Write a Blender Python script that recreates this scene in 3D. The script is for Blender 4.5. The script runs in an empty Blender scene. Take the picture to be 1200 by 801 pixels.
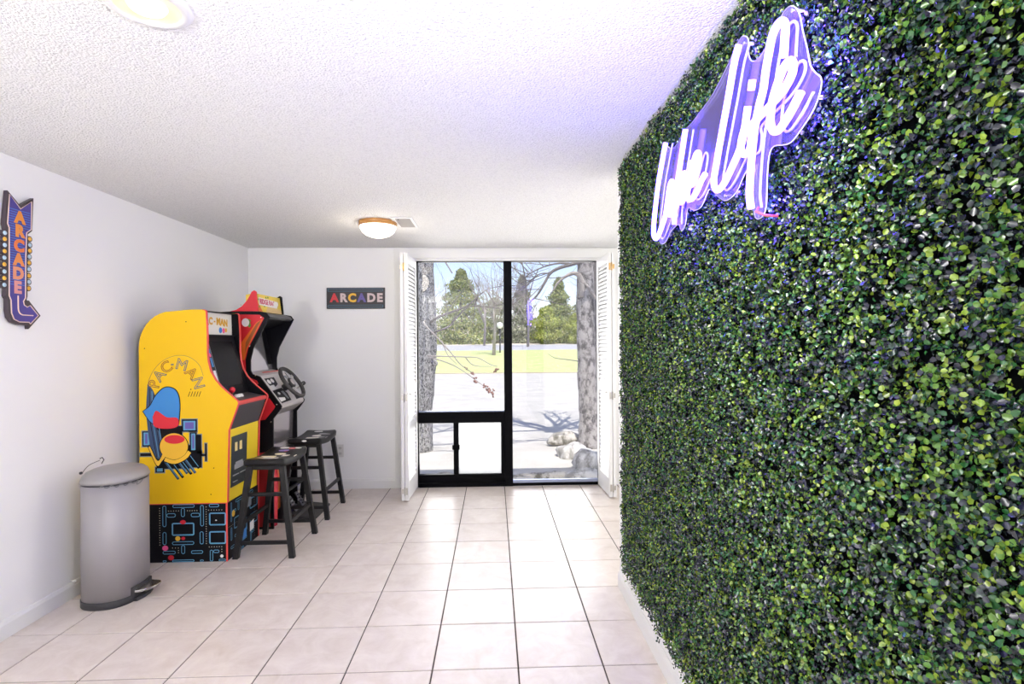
import bpy, math, random
import numpy as np
from mathutils import Vector, Matrix
random.seed(7)
RNG = np.random.default_rng(7)
sc = bpy.context.scene
COL = sc.collection
PI = math.pi

# ------------------------------------------------------------ camera
cam = bpy.data.cameras.new('camera')
cam_o = bpy.data.objects.new('camera', cam)
COL.objects.link(cam_o)
cam.sensor_width = 36.0
cam.lens = 36.0 * 622.6 / 1200.0
cam.shift_y = 1.2 / 1200.0
cam.clip_end = 500
_yaw, _roll = .0347, -.0074
_f = Vector((math.sin(_yaw), math.cos(_yaw), 0))
_r0 = Vector((math.cos(_yaw), -math.sin(_yaw), 0)); _u0 = Vector((0, 0, 1))
_r = _r0 * math.cos(_roll) + _u0 * math.sin(_roll)
_u = -_r0 * math.sin(_roll) + _u0 * math.cos(_roll)
cam_o.matrix_world = Matrix(((_r.x, _u.x, -_f.x, 0), (_r.y, _u.y, -_f.y, 0), (_r.z, _u.z, -_f.z, 1.48), (0, 0, 0, 1)))
sc.camera = cam_o

# ------------------------------------------------------------ world, sun, exposure
sc.view_settings.view_transform = 'Standard'
sc.view_settings.look = 'None'
sc.view_settings.gamma = 1.0
sc.view_settings.use_curve_mapping = False
sc.view_settings.exposure = 0.10
world = bpy.data.worlds.new('world'); sc.world = world
world.use_nodes = True
wn = world.node_tree
sky = wn.nodes.new('ShaderNodeTexSky')
sky.sky_type = 'NISHITA'; sky.sun_disc = False
sky.sun_elevation = math.radians(70); sky.sun_rotation = math.radians(172)
sky.air_density = 1.0; sky.dust_density = .5; sky.ozone_density = 3.5
bg = wn.nodes['Background']; bg.inputs['Strength'].default_value = 0.21
hz = wn.nodes.new('ShaderNodeMix'); hz.data_type = 'RGBA'; hz.blend_type = 'MULTIPLY'; hz.inputs[0].default_value = 1
hz.inputs[7].default_value = (1.22, 1.03, 1.06, 1)
wn.links.new(sky.outputs[0], hz.inputs[6]); wn.links.new(hz.outputs[2], bg.inputs[0])

sun = bpy.data.lights.new('sun', 'SUN'); sun.energy = 5.6; sun.angle = math.radians(.6); sun.color = (1, .96, .9)
so = bpy.data.objects.new('sun', sun); COL.objects.link(so)
_d = Vector((-.09, .36, -1.06))
so.rotation_euler = _d.to_track_quat('-Z', 'Y').to_euler()

def area(name, loc, direction, sx, sy, energy, color=(1, 1, 1)):
    l = bpy.data.lights.new(name, 'AREA'); l.shape = 'RECTANGLE'; l.size = sx; l.size_y = sy
    l.energy = energy; l.color = color
    o = bpy.data.objects.new(name, l); COL.objects.link(o); o.location = loc
    o.rotation_euler = Vector(direction).to_track_quat('-Z', 'Y').to_euler()
    return o
# daylight entering the front window; unseen fill light in the windowless side room
# added unseen lamp, like a camera flash, bounced off the ceiling behind the camera
area('bounce_lamp', (-2.1, -1.15, 1.7), (.22, .22, 1), .4, .4, 195, (1, .985, .96))
area('side_room_fill', (2.5, 4.3, 1.3), (-1, -.1, 0), 1.6, 1.9, 26, (1, .985, .95))
area('front_window_daylight', (.15, 5.72, 1.25), (0, -1, -.12), 1.8, 2.2, 74, (1, .985, .965))

area('fill_lamp', (.28, .6, 2.0), (-.66, 1, -.12), .14, .14, 26, (1, .99, .97))  # added unseen fill, brightens the cabinets and the far left corner

# ------------------------------------------------------------ materials
MATS = {}
def mat(name, color=(.8, .8, .8), rough=.5, metal=0., spec=.5, emit=None, es=0., vary=0., vscale=8., bump=0., bscale=100., coat=0., trans=0., alpha=1.):
    if name in MATS: return MATS[name]
    m = bpy.data.materials.new(name); m.use_nodes = True
    nt = m.node_tree; b = nt.nodes['Principled BSDF']
    b.inputs['Base Color'].default_value = (*color, 1)
    b.inputs['Roughness'].default_value = rough
    b.inputs['Metallic'].default_value = metal
    b.inputs['Specular IOR Level'].default_value = spec
    b.inputs['Coat Weight'].default_value = coat
    if emit: b.inputs['Emission Color'].default_value = (*emit, 1); b.inputs['Emission Strength'].default_value = es
    tc = None
    if vary or bump:
        tc = nt.nodes.new('ShaderNodeTexCoord')
    if vary:
        n = nt.nodes.new('ShaderNodeTexNoise'); n.inputs['Scale'].default_value = vscale; n.inputs['Detail'].default_value = 5
        nt.links.new(tc.outputs['Object'], n.inputs['Vector'])
        mx = nt.nodes.new('ShaderNodeMix'); mx.data_type = 'RGBA'
        mx.inputs[6].default_value = (*[max(0, c * (1 - vary)) for c in color], 1)
        mx.inputs[7].default_value = (*[min(1, c * (1 + vary)) for c in color], 1)
        nt.links.new(n.outputs['Fac'], mx.inputs[0]); nt.links.new(mx.outputs[2], b.inputs['Base Color'])
    if bump:
        n2 = nt.nodes.new('ShaderNodeTexNoise'); n2.inputs['Scale'].default_value = bscale; n2.inputs['Detail'].default_value = 4
        nt.links.new(tc.outputs['Object'], n2.inputs['Vector'])
        bp = nt.nodes.new('ShaderNodeBump'); bp.inputs['Strength'].default_value = bump; bp.inputs['Distance'].default_value = .01
        nt.links.new(n2.outputs['Fac'], bp.inputs['Height']); nt.links.new(bp.outputs[0], b.inputs['Normal'])
    MATS[name] = m
    return m

WALL = mat('wall_paint', (.87, .87, .865), .6, vary=.01, vscale=3, bump=.05, bscale=260)
TRIMW = mat('trim_white', (.78, .78, .77), .45)
SHUT = mat('shutter_white', (.78, .78, .78), .4)
EDGE = mat('shutter_edge', (.72, .68, .62), .5, vary=.06, vscale=20)
BLACKF = mat('black_aluminium', (.003, .003, .004), .45, spec=.05)
SILL = mat('metal_sill', (.35, .40, .55), .3, metal=.6)
BLACK = mat('black_laminate', (.004, .004, .006), .45, spec=.18, vary=.1, vscale=60)
DECKG = mat('dark_grey_panel', (.06, .055, .06), .45)
YEL = mat('yellow_laminate', (.80, .49, .003), .4, spec=.35)
YELF = mat('yellow_front', (.90, .66, .02), .4, spec=.35)
REDT = mat('red_trim', (.72, .07, .06), .4)
RED = mat('red_print', (.62, .014, .028), .4)
ORNG = mat('orange_print', (.75, .16, .02), .45)
BLUE = mat('blue_print', (.035, .22, .55), .45)
SKYB = mat('line_blue_print', (.10, .31, .50), .45)
NAVY = mat('navy_print', (.03, .06, .13), .45)
PURP = mat('purple_print', (.12, .09, .35), .45)
PINK = mat('pink_print', (.85, .10, .28), .45)
CREAM = mat('cream_print', (.74, .66, .50), .5)
WHITE = mat('white_print', (.82, .80, .78), .5)
GOLD = mat('gold_print', (.82, .47, .03), .45)
GREEN = mat('green_print', (.10, .30, .04), .5)
MAROON = mat('maroon_print', (.22, .04, .02), .5)
GREYP = mat('grey_print', (.22, .24, .26), .5)
GLOSSPANEL = mat('reflective_panel', (.50, .46, .47), .16, metal=.75)
MONITOR = mat('monitor_gloss', (.62, .60, .62), .12, metal=.8)
SCREEN = mat('black_glass', (.003, .003, .005), .25, spec=.12)
CHROME = mat('chrome', (.75, .75, .75), .12, metal=1)
STEEL = mat('satin_steel_grey', (.35, .332, .342), .5, metal=.15, vary=.04, vscale=5)
LIDG = mat('lid_grey', (.32, .305, .305), .42, metal=.15, vary=.04, vscale=5)
DARKP = mat('dark_plastic', (.03, .03, .035), .45)
WOODB = mat('black_wood', (.009, .009, .010), .42, spec=.30, vary=.15, vscale=30, bump=.05, bscale=80)
BRASS = mat('brass', (.72, .42, .14), .25, metal=1)
BRONZE = mat('bronze_wood_ring', (.50, .24, .06), .4)
HINGE = mat('hinge_metal', (.50, .48, .44), .3, metal=.9)
HINGEB = mat('hinge_brass', (.80, .52, .20), .3, metal=.9)
RUBBER = mat('rubber_grey', (.040, .037, .037), .6)
PLATE = mat('outlet_plate', (.70, .69, .67), .4)
OFFW = mat('ring_white', (.70, .70, .70), .5)

def make_ceiling():
    m = bpy.data.materials.new('popcorn_ceiling'); m.use_nodes = True; nt = m.node_tree; b = nt.nodes['Principled BSDF']
    b.inputs['Roughness'].default_value = .9; b.inputs['Specular IOR Level'].default_value = .1
    tc = nt.nodes.new('ShaderNodeTexCoord')
    n = nt.nodes.new('ShaderNodeTexNoise'); n.inputs['Scale'].default_value = 125; n.inputs['Detail'].default_value = 3; n.inputs['Roughness'].default_value = .65
    nt.links.new(tc.outputs['Object'], n.inputs['Vector'])
    v = nt.nodes.new('ShaderNodeTexVoronoi'); v.inputs['Scale'].default_value = 110
    nt.links.new(tc.outputs['Object'], v.inputs['Vector'])
    cr = nt.nodes.new('ShaderNodeValToRGB')
    cr.color_ramp.elements[0].position = .30; cr.color_ramp.elements[0].color = (.66, .66, .66, 1)
    cr.color_ramp.elements[1].position = .52; cr.color_ramp.elements[1].color = (.83, .83, .825, 1)
    nt.links.new(n.outputs['Fac'], cr.inputs[0]); nt.links.new(cr.outputs[0], b.inputs['Base Color'])
    ad = nt.nodes.new('ShaderNodeMath'); ad.operation = 'SUBTRACT'
    nt.links.new(n.outputs['Fac'], ad.inputs[0]); nt.links.new(v.outputs['Distance'], ad.inputs[1])
    bp = nt.nodes.new('ShaderNodeBump'); bp.inputs['Strength'].default_value = .6; bp.inputs['Distance'].default_value = .009
    nt.links.new(ad.outputs[0], bp.inputs['Height']); nt.links.new(bp.outputs[0], b.inputs['Normal'])
    return m
CEIL = make_ceiling()

def make_tile():
    m = bpy.data.materials.new('floor_tile_ceramic'); m.use_nodes = True; nt = m.node_tree; b = nt.nodes['Principled BSDF']
    b.inputs['Roughness'].default_value = .33; b.inputs['Specular IOR Level'].default_value = .45
    geo = nt.nodes.new('ShaderNodeNewGeometry'); oi = nt.nodes.new('ShaderNodeObjectInfo')
    n = nt.nodes.new('ShaderNodeTexNoise'); n.inputs['Scale'].default_value = 7; n.inputs['Detail'].default_value = 9; n.inputs['Roughness'].default_value = .68; n.inputs['Distortion'].default_value = .6
    nt.links.new(geo.outputs['Position'], n.inputs['Vector'])
    cr = nt.nodes.new('ShaderNodeValToRGB')
    cr.color_ramp.elements[0].position = .3; cr.color_ramp.elements[0].color = (.58, .50, .452, 1)
    cr.color_ramp.elements[1].position = .72; cr.color_ramp.elements[1].color = (.73, .665, .62, 1)
    nt.links.new(n.outputs['Fac'], cr.inputs[0])
    hs = nt.nodes.new('ShaderNodeHueSaturation')
    mr = nt.nodes.new('ShaderNodeMapRange'); mr.inputs[3].default_value = .96; mr.inputs[4].default_value = 1.04
    nt.links.new(oi.outputs['Random'], mr.inputs[0]); nt.links.new(mr.outputs[0], hs.inputs['Value'])
    nt.links.new(cr.outputs[0], hs.inputs['Color']); nt.links.new(hs.outputs[0], b.inputs['Base Color'])
    return m
TILE = make_tile()
GROUT = mat('grout', (.065, .05, .043), .9)

def make_glass(name, haze=0.):
    m = bpy.data.materials.new(name); m.use_nodes = True; nt = m.node_tree
    for n in list(nt.nodes): nt.nodes.remove(n)
    out = nt.nodes.new('ShaderNodeOutputMaterial')
    tr = nt.nodes.new('ShaderNodeBsdfTransparent'); gl = nt.nodes.new('ShaderNodeBsdfGlossy'); gl.inputs['Roughness'].default_value = 0.0
    fr = nt.nodes.new('ShaderNodeFresnel'); fr.inputs['IOR'].default_value = 1.5
    mx = nt.nodes.new('ShaderNodeMixShader')
    nt.links.new(fr.outputs[0], mx.inputs[0]); nt.links.new(tr.outputs[0], mx.inputs[1]); nt.links.new(gl.outputs[0], mx.inputs[2])
    last = mx
    if haze:
        tl = nt.nodes.new('ShaderNodeBsdfTranslucent'); tl.inputs[0].default_value = (.50, .50, .50, 1)
        n = nt.nodes.new('ShaderNodeTexNoise'); n.inputs['Scale'].default_value = 6; n.inputs['Detail'].default_value = 4
        tc = nt.nodes.new('ShaderNodeTexCoord'); nt.links.new(tc.outputs['Object'], n.inputs['Vector'])
        mr = nt.nodes.new('ShaderNodeMapRange'); mr.inputs[1].default_value = .3; mr.inputs[2].default_value = .6; mr.inputs[3].default_value = haze * .6; mr.inputs[4].default_value = haze
        nt.links.new(n.outputs['Fac'], mr.inputs[0])
        m2 = nt.nodes.new('ShaderNodeMixShader'); nt.links.new(mr.outputs[0], m2.inputs[0])
        nt.links.new(mx.outputs[0], m2.inputs[1]); nt.links.new(tl.outputs[0], m2.inputs[2]); last = m2
    nt.links.new(last.outputs[0], out.inputs[0])
    return m
GLASS = make_glass('window_glass'); HAZY = make_glass('hazy_glass', .8)

def make_acrylic():
    m = bpy.data.materials.new('glow_tinted_acrylic'); m.use_nodes = True; nt = m.node_tree
    for n in list(nt.nodes): nt.nodes.remove(n)
    out = nt.nodes.new('ShaderNodeOutputMaterial')
    tr = nt.nodes.new('ShaderNodeBsdfTransparent'); df = nt.nodes.new('ShaderNodeBsdfDiffuse'); tl = nt.nodes.new('ShaderNodeBsdfTranslucent')
    df.inputs[0].default_value = (.26, .20, .50, 1); tl.inputs[0].default_value = (.26, .20, .50, 1)  # violet in the colour stands for the tubes' glow in clear acrylic
    gl = nt.nodes.new('ShaderNodeBsdfGlossy'); gl.inputs['Roughness'].default_value = .08
    a = nt.nodes.new('ShaderNodeMixShader'); a.inputs[0].default_value = .35; nt.links.new(df.outputs[0], a.inputs[1]); nt.links.new(tl.outputs[0], a.inputs[2])
    b = nt.nodes.new('ShaderNodeMixShader'); b.inputs[0].default_value = .34; nt.links.new(tr.outputs[0], b.inputs[1]); nt.links.new(a.outputs[0], b.inputs[2])
    fr = nt.nodes.new('ShaderNodeFresnel'); fr.inputs['IOR'].default_value = 1.4
    c = nt.nodes.new('ShaderNodeMixShader'); nt.links.new(fr.outputs[0], c.inputs[0]); nt.links.new(b.outputs[0], c.inputs[1]); nt.links.new(gl.outputs[0], c.inputs[2])
    nt.links.new(c.outputs[0], out.inputs[0])
    return m
ACRYL = make_acrylic()
NEON = mat('neon_violet', (.6, .5, .9), .4, emit=(.072, .038, 1.0), es=32.0)
DOMEM = mat('lit_dome_glass', (.9, .88, .82), .3, emit=(1, .86, .66), es=2.2)
BULBM = mat('lit_bulb', (.9, .85, .7), .3, emit=(1, .78, .42), es=3.0)
CANIN = mat('can_inner', (.90, .80, .55), .35, emit=(1, .72, .32), es=.35)

def attr_mat(name, rough=.4, spec=.5, attr='tint', translucent=0.):
    m = bpy.data.materials.new(name); m.use_nodes = True; nt = m.node_tree; b = nt.nodes['Principled BSDF']
    at = nt.nodes.new('ShaderNodeAttribute'); at.attribute_name = attr
    nt.links.new(at.outputs['Color'], b.inputs['Base Color'])
    b.inputs['Roughness'].default_value = rough; b.inputs['Specular IOR Level'].default_value = spec
    if translucent:
        tl = nt.nodes.new('ShaderNodeBsdfTranslucent'); nt.links.new(at.outputs['Color'], tl.inputs[0])
        mx = nt.nodes.new('ShaderNodeMixShader'); mx.inputs[0].default_value = translucent
        nt.links.new(b.outputs[0], mx.inputs[1]); nt.links.new(tl.outputs[0], mx.inputs[2])
        nt.links.new(mx.outputs[0], nt.nodes['Material Output'].inputs[0])
    return m
LEAFM = attr_mat('boxwood_leaf', .27, .65)
NEEDLE = attr_mat('needles', .7, .2, translucent=.25)

# ------------------------------------------------------------ mesh helpers
class MB:
    def __init__(s): s.v = []; s.f = []; s.m = []; s.smooth = []
    def add(s, vs, fs, mi=0, smooth=False):
        o = len(s.v); s.v += [tuple(v) for v in vs]
        for f in fs: s.f.append([i + o for i in f]); s.m.append(mi); s.smooth.append(smooth)
    def box(s, a, b, mi=0):
        x0, y0, z0 = [min(a[i], b[i]) for i in range(3)]; x1, y1, z1 = [max(a[i], b[i]) for i in range(3)]
        s.add([(x0,y0,z0),(x1,y0,z0),(x1,y1,z0),(x0,y1,z0),(x0,y0,z1),(x1,y0,z1),(x1,y1,z1),(x0,y1,z1)],
              [(0,3,2,1),(4,5,6,7),(0,1,5,4),(1,2,6,5),(2,3,7,6),(3,0,4,7)], mi)
        return s
    def prism(s, pts, axis, a, b, mi=0):
        def P(p, t):
            return (t, p[0], p[1]) if axis == 0 else ((p[0], t, p[1]) if axis == 1 else (p[0], p[1], t))
        n = len(pts); vs = [P(p, a) for p in pts] + [P(p, b) for p in pts]
        fs = [tuple(range(n))[::-1], tuple(range(n, 2 * n))] + [(i, (i + 1) % n, n + (i + 1) % n, n + i) for i in range(n)]
        s.add(vs, fs, mi); return s
    def frame(s, pts, O, U, V, h0, h1, mi=0):
        O, U, V = Vector(O), Vector(U).normalized(), Vector(V).normalized(); N = U.cross(V)
        n = len(pts); vs = [O + U*p[0] + V*p[1] + N*h for h in (h0, h1) for p in pts]
        fs = [tuple(range(n))[::-1], tuple(range(n, 2 * n))] + [(i, (i + 1) % n, n + (i + 1) % n, n + i) for i in range(n)]
        s.add(vs, fs, mi); return s
    def tube(s, pts, r, seg=10, mi=0, caps=True, closed=False):
        pts = [Vector(p) for p in pts]; n = len(pts)
        rs = r if isinstance(r, (list, tuple)) else [r] * n
        vs = []; up = None
        for i, p in enumerate(pts):
            if closed: t = pts[(i + 1) % n] - pts[i - 1]
            else: t = pts[min(i + 1, n - 1)] - pts[max(i - 1, 0)]
            t = t.normalized() if t.length > 1e-9 else Vector((0, 0, 1))
            if up is None:
                up = Vector((0, 0, 1)) if abs(t.z) < .9 else Vector((1, 0, 0))
            a = up - t * up.dot(t)
            if a.length < 1e-6: a = t.orthogonal()
            a.normalize(); up = a; b = t.cross(a)
            for k in range(seg):
                an = 2 * PI * k / seg
                vs.append(p + (a * math.cos(an) + b * math.sin(an)) * rs[i])
        fs = []
        for i in range(n if closed else n - 1):
            j = (i + 1) % n
            for k in range(seg):
                fs.append((i*seg + k, i*seg + (k+1) % seg, j*seg + (k+1) % seg, j*seg + k))
        s.add(vs, fs, mi, True)
        if caps and not closed:
            o = len(s.v) - n * seg
            s.f.append([o + k for k in range(seg)][::-1]); s.m.append(mi); s.smooth.append(False)
            s.f.append([o + (n-1)*seg + k for k in range(seg)]); s.m.append(mi); s.smooth.append(False)
        return s
    def lathe(s, prof, c, seg=32, mi=0, axis=(0, 0, 1)):
        ax = Vector(axis).normalized(); a = ax.orthogonal().normalized(); b = ax.cross(a); c = Vector(c)
        vs = []
        for r, h in prof:
            for k in range(seg):
                an = 2 * PI * k / seg; vs.append(c + ax * h + (a * math.cos(an) + b * math.sin(an)) * r)
        fs = [(i*seg+k, i*seg+(k+1) % seg, (i+1)*seg+(k+1) % seg, (i+1)*seg+k) for i in range(len(prof)-1) for k in range(seg)]
        s.add(vs, fs, mi, True); return s
    def loft(s, rings, mi=0, caps=True, smooth=True):
        n = len(rings[0]); vs = [p for r in rings for p in r]
        fs = [(i*n+k, i*n+(k+1) % n, (i+1)*n+(k+1) % n, (i+1)*n+k) for i in range(len(rings)-1) for k in range(n)]
        o = len(s.v); s.add(vs, fs, mi, smooth)
        if caps:
            s.f.append([o+k for k in range(n)][::-1]); s.m.append(mi); s.smooth.append(False)
            s.f.append([o+(len(rings)-1)*n+k for k in range(n)]); s.m.append(mi); s.smooth.append(False)
        return s
    def build(s, name, mats, parent=None, bevel=0., fix=True):
        off = Vector((0, 0, 0)); p = parent
        while p is not None: off += p.location; p = p.parent
        me = bpy.data.meshes.new(name)
        me.from_pydata([(v[0]-off.x, v[1]-off.y, v[2]-off.z) for v in s.v], [], s.f)
        for m in (mats if isinstance(mats, (list, tuple)) else [mats]): me.materials.append(m)
        me.polygons.foreach_set('material_index', s.m); me.polygons.foreach_set('use_smooth', s.smooth)
        if fix:
            import bmesh
            bm = bmesh.new(); bm.from_mesh(me); bmesh.ops.recalc_face_normals(bm, faces=bm.faces); bm.to_mesh(me); bm.free()
        me.update()
        o = bpy.data.objects.new(name, me); COL.objects.link(o)
        if parent is not None: o.parent = parent
        if bevel:
            md = o.modifiers.new('bevel', 'BEVEL'); md.width = bevel; md.segments = 2; md.limit_method = 'ANGLE'; md.angle_limit = .7
        return o

def split_build(mb, name, mats, parent):
    """one part per colour of print"""
    for k, mt_ in enumerate(mats):
        q = MB(); idx = [i for i, mi in enumerate(mb.m) if mi == k]
        if not idx: continue
        used = sorted({v for i in idx for v in mb.f[i]}); mp = {v: n for n, v in enumerate(used)}
        q.add([mb.v[v] for v in used], [[mp[v] for v in mb.f[i]] for i in idx])
        o = q.build(name, mt_, parent); o['kind'] = 'stuff' if len(idx) > 60 else 'thing'
        if o['kind'] == 'thing': del o['kind']
def tag(o, label=None, cat=None, group=None, kind=None):
    if label: o['label'] = label
    if cat: o['category'] = cat
    if group: o['group'] = group
    if kind: o['kind'] = kind
    return o
def empty(name, loc=(0, 0, 0)):
    o = bpy.data.objects.new(name, None); COL.objects.link(o); o.location = loc; o.empty_display_size = .1
    return o
def box(name, a, b, m, parent=None, bevel=0.): return MB().box(a, b).build(name, m, parent, bevel)
def copy_tree(root, loc):
    r = root.copy(); COL.objects.link(r); r.location = loc
    for ch in root.children:
        c = ch.copy(); COL.objects.link(c); c.parent = r
        for g in ch.children:
            d = g.copy(); COL.objects.link(d); d.parent = c
    return r
def catmull(pts, k=6):
    P = [Vector(p) for p in pts]; P = [2*P[0]-P[1]] + P + [2*P[-1]-P[-2]]; out = []
    for i in range(1, len(P)-2):
        for j in range(k):
            t = j / k
            out.append(.5*((2*P[i]) + (P[i+1]-P[i-1])*t + (2*P[i-1]-5*P[i]+4*P[i+1]-P[i+2])*t*t + (3*P[i]-P[i-1]-3*P[i+1]+P[i+2])*t**3))
    out.append(P[-2]); return out
def cat2(pts, k=6): return [(p.x, p.y) for p in catmull([(a, b, 0) for a, b in pts], k)]
def ribbon(pts, w):
    """closed polygon: a strip of width w centred on an open 2d polyline"""
    L, R = [], []; n = len(pts)
    for i, p in enumerate(pts):
        a, b = pts[max(i-1, 0)], pts[min(i+1, n-1)]
        dx, dy = b[0]-a[0], b[1]-a[1]; d = math.hypot(dx, dy) or 1; nx, ny = -dy/d, dx/d
        L.append((p[0]+nx*w/2, p[1]+ny*w/2)); R.append((p[0]-nx*w/2, p[1]-ny*w/2))
    return L + R[::-1]
def circ(cx, cy, rx, ry=None, n=20, a0=0):
    ry = rx if ry is None else ry
    return [(cx+rx*math.cos(a0+2*PI*k/n), cy+ry*math.sin(a0+2*PI*k/n)) for k in range(n)]
def text(name, body, size, mtx, m, parent=None, extrude=.001, bold=0., outline=0., sx=1., align='CENTER'):
    cu = bpy.data.curves.new(name, 'FONT'); cu.body = body; cu.size = size; cu.align_x = align; cu.align_y = 'CENTER'
    cu.extrude = extrude; cu.offset = bold; cu.resolution_u = 3
    if outline: cu.fill_mode = 'NONE'; cu.bevel_depth = outline; cu.bevel_resolution = 0; cu.extrude = 0; cu.offset = 0
    cu.materials.append(m)
    o = bpy.data.objects.new(name + '_outline_source', cu); COL.objects.link(o); TEXTS.append((o, name))
    loc = mtx.to_translation(); off = Vector((0, 0, 0)); p = parent
    while p is not None: off += p.location; p = p.parent
    mm = mtx.copy(); mm.translation = loc - off
    if sx != 1.: mm = mm @ Matrix.Diagonal((sx, 1, 1, 1))
    if parent is not None: o.parent = parent
    o.matrix_local = mm
    return o
TEXTS = []
def basis(O, U, V):
    U, V = Vector(U).normalized(), Vector(V).normalized(); N = U.cross(V)
    return Matrix(((U.x, V.x, N.x, O[0]), (U.y, V.y, N.y, O[1]), (U.z, V.z, N.z, O[2]), (0, 0, 0, 1)))

# ============================================================ ROOM
XL, YB, HC, XR = -2.494, 5.504, 2.467, 2.6
XH = .757          # face of the hedge wall
YF = -2.5
# floor base (grout) and tiles
fl = box('floor', (XL-.1, YF-.1, -.06), (XR+.1, YB+.05, -.004), GROUT); tag(fl, kind='structure')
S, X0, Y0 = .3904, -.2882, 2.4217
g = .0031
def tile_bm(x0, x1, y0, y1):
    e = .002
    m = MB(); m.loft([[(x0,y0,-.005),(x1,y0,-.005),(x1,y1,-.005),(x0,y1,-.005)], [(x0,y0,-e),(x1,y0,-e),(x1,y1,-e),(x0,y1,-e)],
                      [(x0+e,y0+e,0),(x1-e,y0+e,0),(x1-e,y1-e,0),(x0+e,y1-e,0)]], smooth=False)
    return m
shared = {}
rest = MB()
for j in range(-13, 8):
    for i in range(-6, 8):
        x0, x1 = max(X0+i*S, XL), min(X0+(i+1)*S, XR)
        y0, y1 = max(Y0+j*S, YF), min(Y0+(j+1)*S, YB)
        if y0 < 3.2 and x0 > XH: continue
        if x1-x0 < .02 or y1-y0 < .02: continue
        if y1 < .85 or x0 > 1.3:
            t = tile_bm(x0+g, x1-g, y0+g, y1-g); rest.add(t.v, t.f); continue
        w, d = round(x1-x0, 3), round(y1-y0, 3)
        if (w, d) not in shared:
            o = tile_bm(g, w-g, g, d-g).build('floor_tile', TILE); shared[(w, d)] = o.data
        else:
            o = bpy.data.objects.new('floor_tile', shared[(w, d)]); COL.objects.link(o)
        o.location = (x0, y0, random.uniform(-.0004, .0004)); o.parent = fl
r_ = rest.build('floor_tile_remainder', TILE, fl); r_['kind'] = 'stuff'

tag(box('ceiling', (XL-.1, YF-.1, HC), (XR+.1, YB+.12, HC+.12), CEIL), kind='structure')
tag(box('wall_left', (XL-.1, YF-.1, -.05), (XL, YB+.12, HC+.05), WALL), kind='structure')
# window opening
WX0, WX1, WZ1 = -.83, 1.145, 2.335
mb = MB(); mb.box((XL, YB, -.05), (WX0, YB+.12, HC)); mb.box((WX1, YB, -.05), (XR+.1, YB+.12, HC)); mb.box((WX0, YB, WZ1), (WX1, YB+.12, HC)); mb.box((WX0, YB, -.06), (WX1, YB+.12, -.001))
tag(mb.build('wall_back', WALL), kind='structure')
# rear wall (behind the camera)
tag(box('wall_front', (XL, YF-.1, -.05), (XH, YF, HC), WALL), kind='structure')
tag(box('wall_right', (XH, YF-.1, -.05), (XH+.12, 3.2, HC), WALL), kind='structure')
tag(box('wall_alcove', (XR, 3.0, -.05), (XR+.1, YB+.12, HC), WALL), kind='structure')
tag(box('wall_passage', (XH+.12, 3.08, -.05), (XR, 3.2, HC), WALL), kind='structure')

def base_profile(h=.095, t=.013):
    return [(0, 0), (t, 0), (t, h-.022), (t*.75, h-.014), (t*.55, h-.004), (t*.3, h), (0, h)]
mb = MB(); mb.prism([(XL+a, b) for a, b in base_profile()], 1, YF, YB); tag(mb.build('baseboard_left', TRIMW), kind='structure')
mb = MB(); mb.prism([(YB-a, b) for a, b in base_profile(.1)], 0, XL+.013, -1.017); tag(mb.build('baseboard_back', TRIMW), kind='structure')
mb = MB(); mb.prism([(XH-a, b) for a, b in base_profile()], 1, YF, 3.2); tag(mb.build('baseboard_right', TRIMW), kind='structure')

# casing round the window
tr = empty('trim_1', (0.15, YB, 0)); tag(tr, kind='structure')
box('casing_side', (-1.017, YB-.014, 0), (-.875, YB, 2.456), TRIMW, tr, .002)
box('casing_head', (-.875, YB-.018, 2.358), (1.36, YB, 2.456), TRIMW, tr, .002)
box('casing_bead', (-.83, YB-.010, 2.330), (1.30, YB, 2.346), TRIMW, tr, .002)
box('casing_side', (1.15, YB-.014, 0), (1.36, YB, 2.358), TRIMW, tr, .002)
box('jamb', (-.875, YB-.03, 0), (WX0, YB, 2.33), TRIMW, tr)

# window
w = empty('window_1', (.15, YB+.03, 0)); tag(w, kind='structure')
y0, y1 = YB-.004, YB+.055
box('window_frame', (WX0, y0, .0), (-.775, y1, 2.335), BLACKF, w, .003)
box('window_frame', (1.083, y0, .0), (WX1, y1, 2.335), BLACKF, w, .003)
box('window_frame', (-.775, y0, 2.322), (1.083, y1, 2.335), BLACKF, w)
box('mullion', (.107, y0-.012, 0), (.191, y1, 2.322), BLACKF, w, .004)
box('transom', (-.775, y0-.006, .660), (.107, y1, .770), BLACKF, w, .003)
box('lower_rail', (-.775, y0, .045), (.107, y1, .128), BLACKF, w, .003)
box('sill_track', (-.775, y0-.01, 0), (.107, y1, .040), BLACKF, w, .003)
box('sliding_stile', (-.421, y0+.004, .128), (-.369, y1-.01, .66), BLACKF, w, .003)
box('sliding_stile', (.071, y0+.004, .128), (.107, y1-.01, .66), BLACKF, w, .003)
lt = MB(); lt.box((-.432, y0-.018, .385), (-.357, y0+.004, .435)); lt.box((-.402, y0-.028, .395), (-.388, y0-.018, .425)); lt.build('latch', BLACKF, w, .003)
box('lower_rail', (.191, y0, 0), (1.083, y1, .032), BLACKF, w, .003)
box('metal_sill', (.191, y0-.002, .032), (1.083, y1-.02, .062), SILL, w, .003)
box('metal_sill', (-.775, y0+.01, .770), (.107, y1-.02, .784), SILL, w, .003)
for nm, a, b, m in (('pane', (-.775, .784), (.107, 2.322), GLASS), ('pane', (.191, .062), (1.083, 2.322), GLASS), ('pane', (-.775, .128), (-.421, .66), GLASS), ('pane', (-.369, .128), (.071, .66), HAZY)):
    p = box(nm, (a[0], YB+.028, a[1]), (b[0], YB+.033, b[1]), m, w)
    if m is HAZY: p['label'] = 'hazy sliding lower pane'

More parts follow.
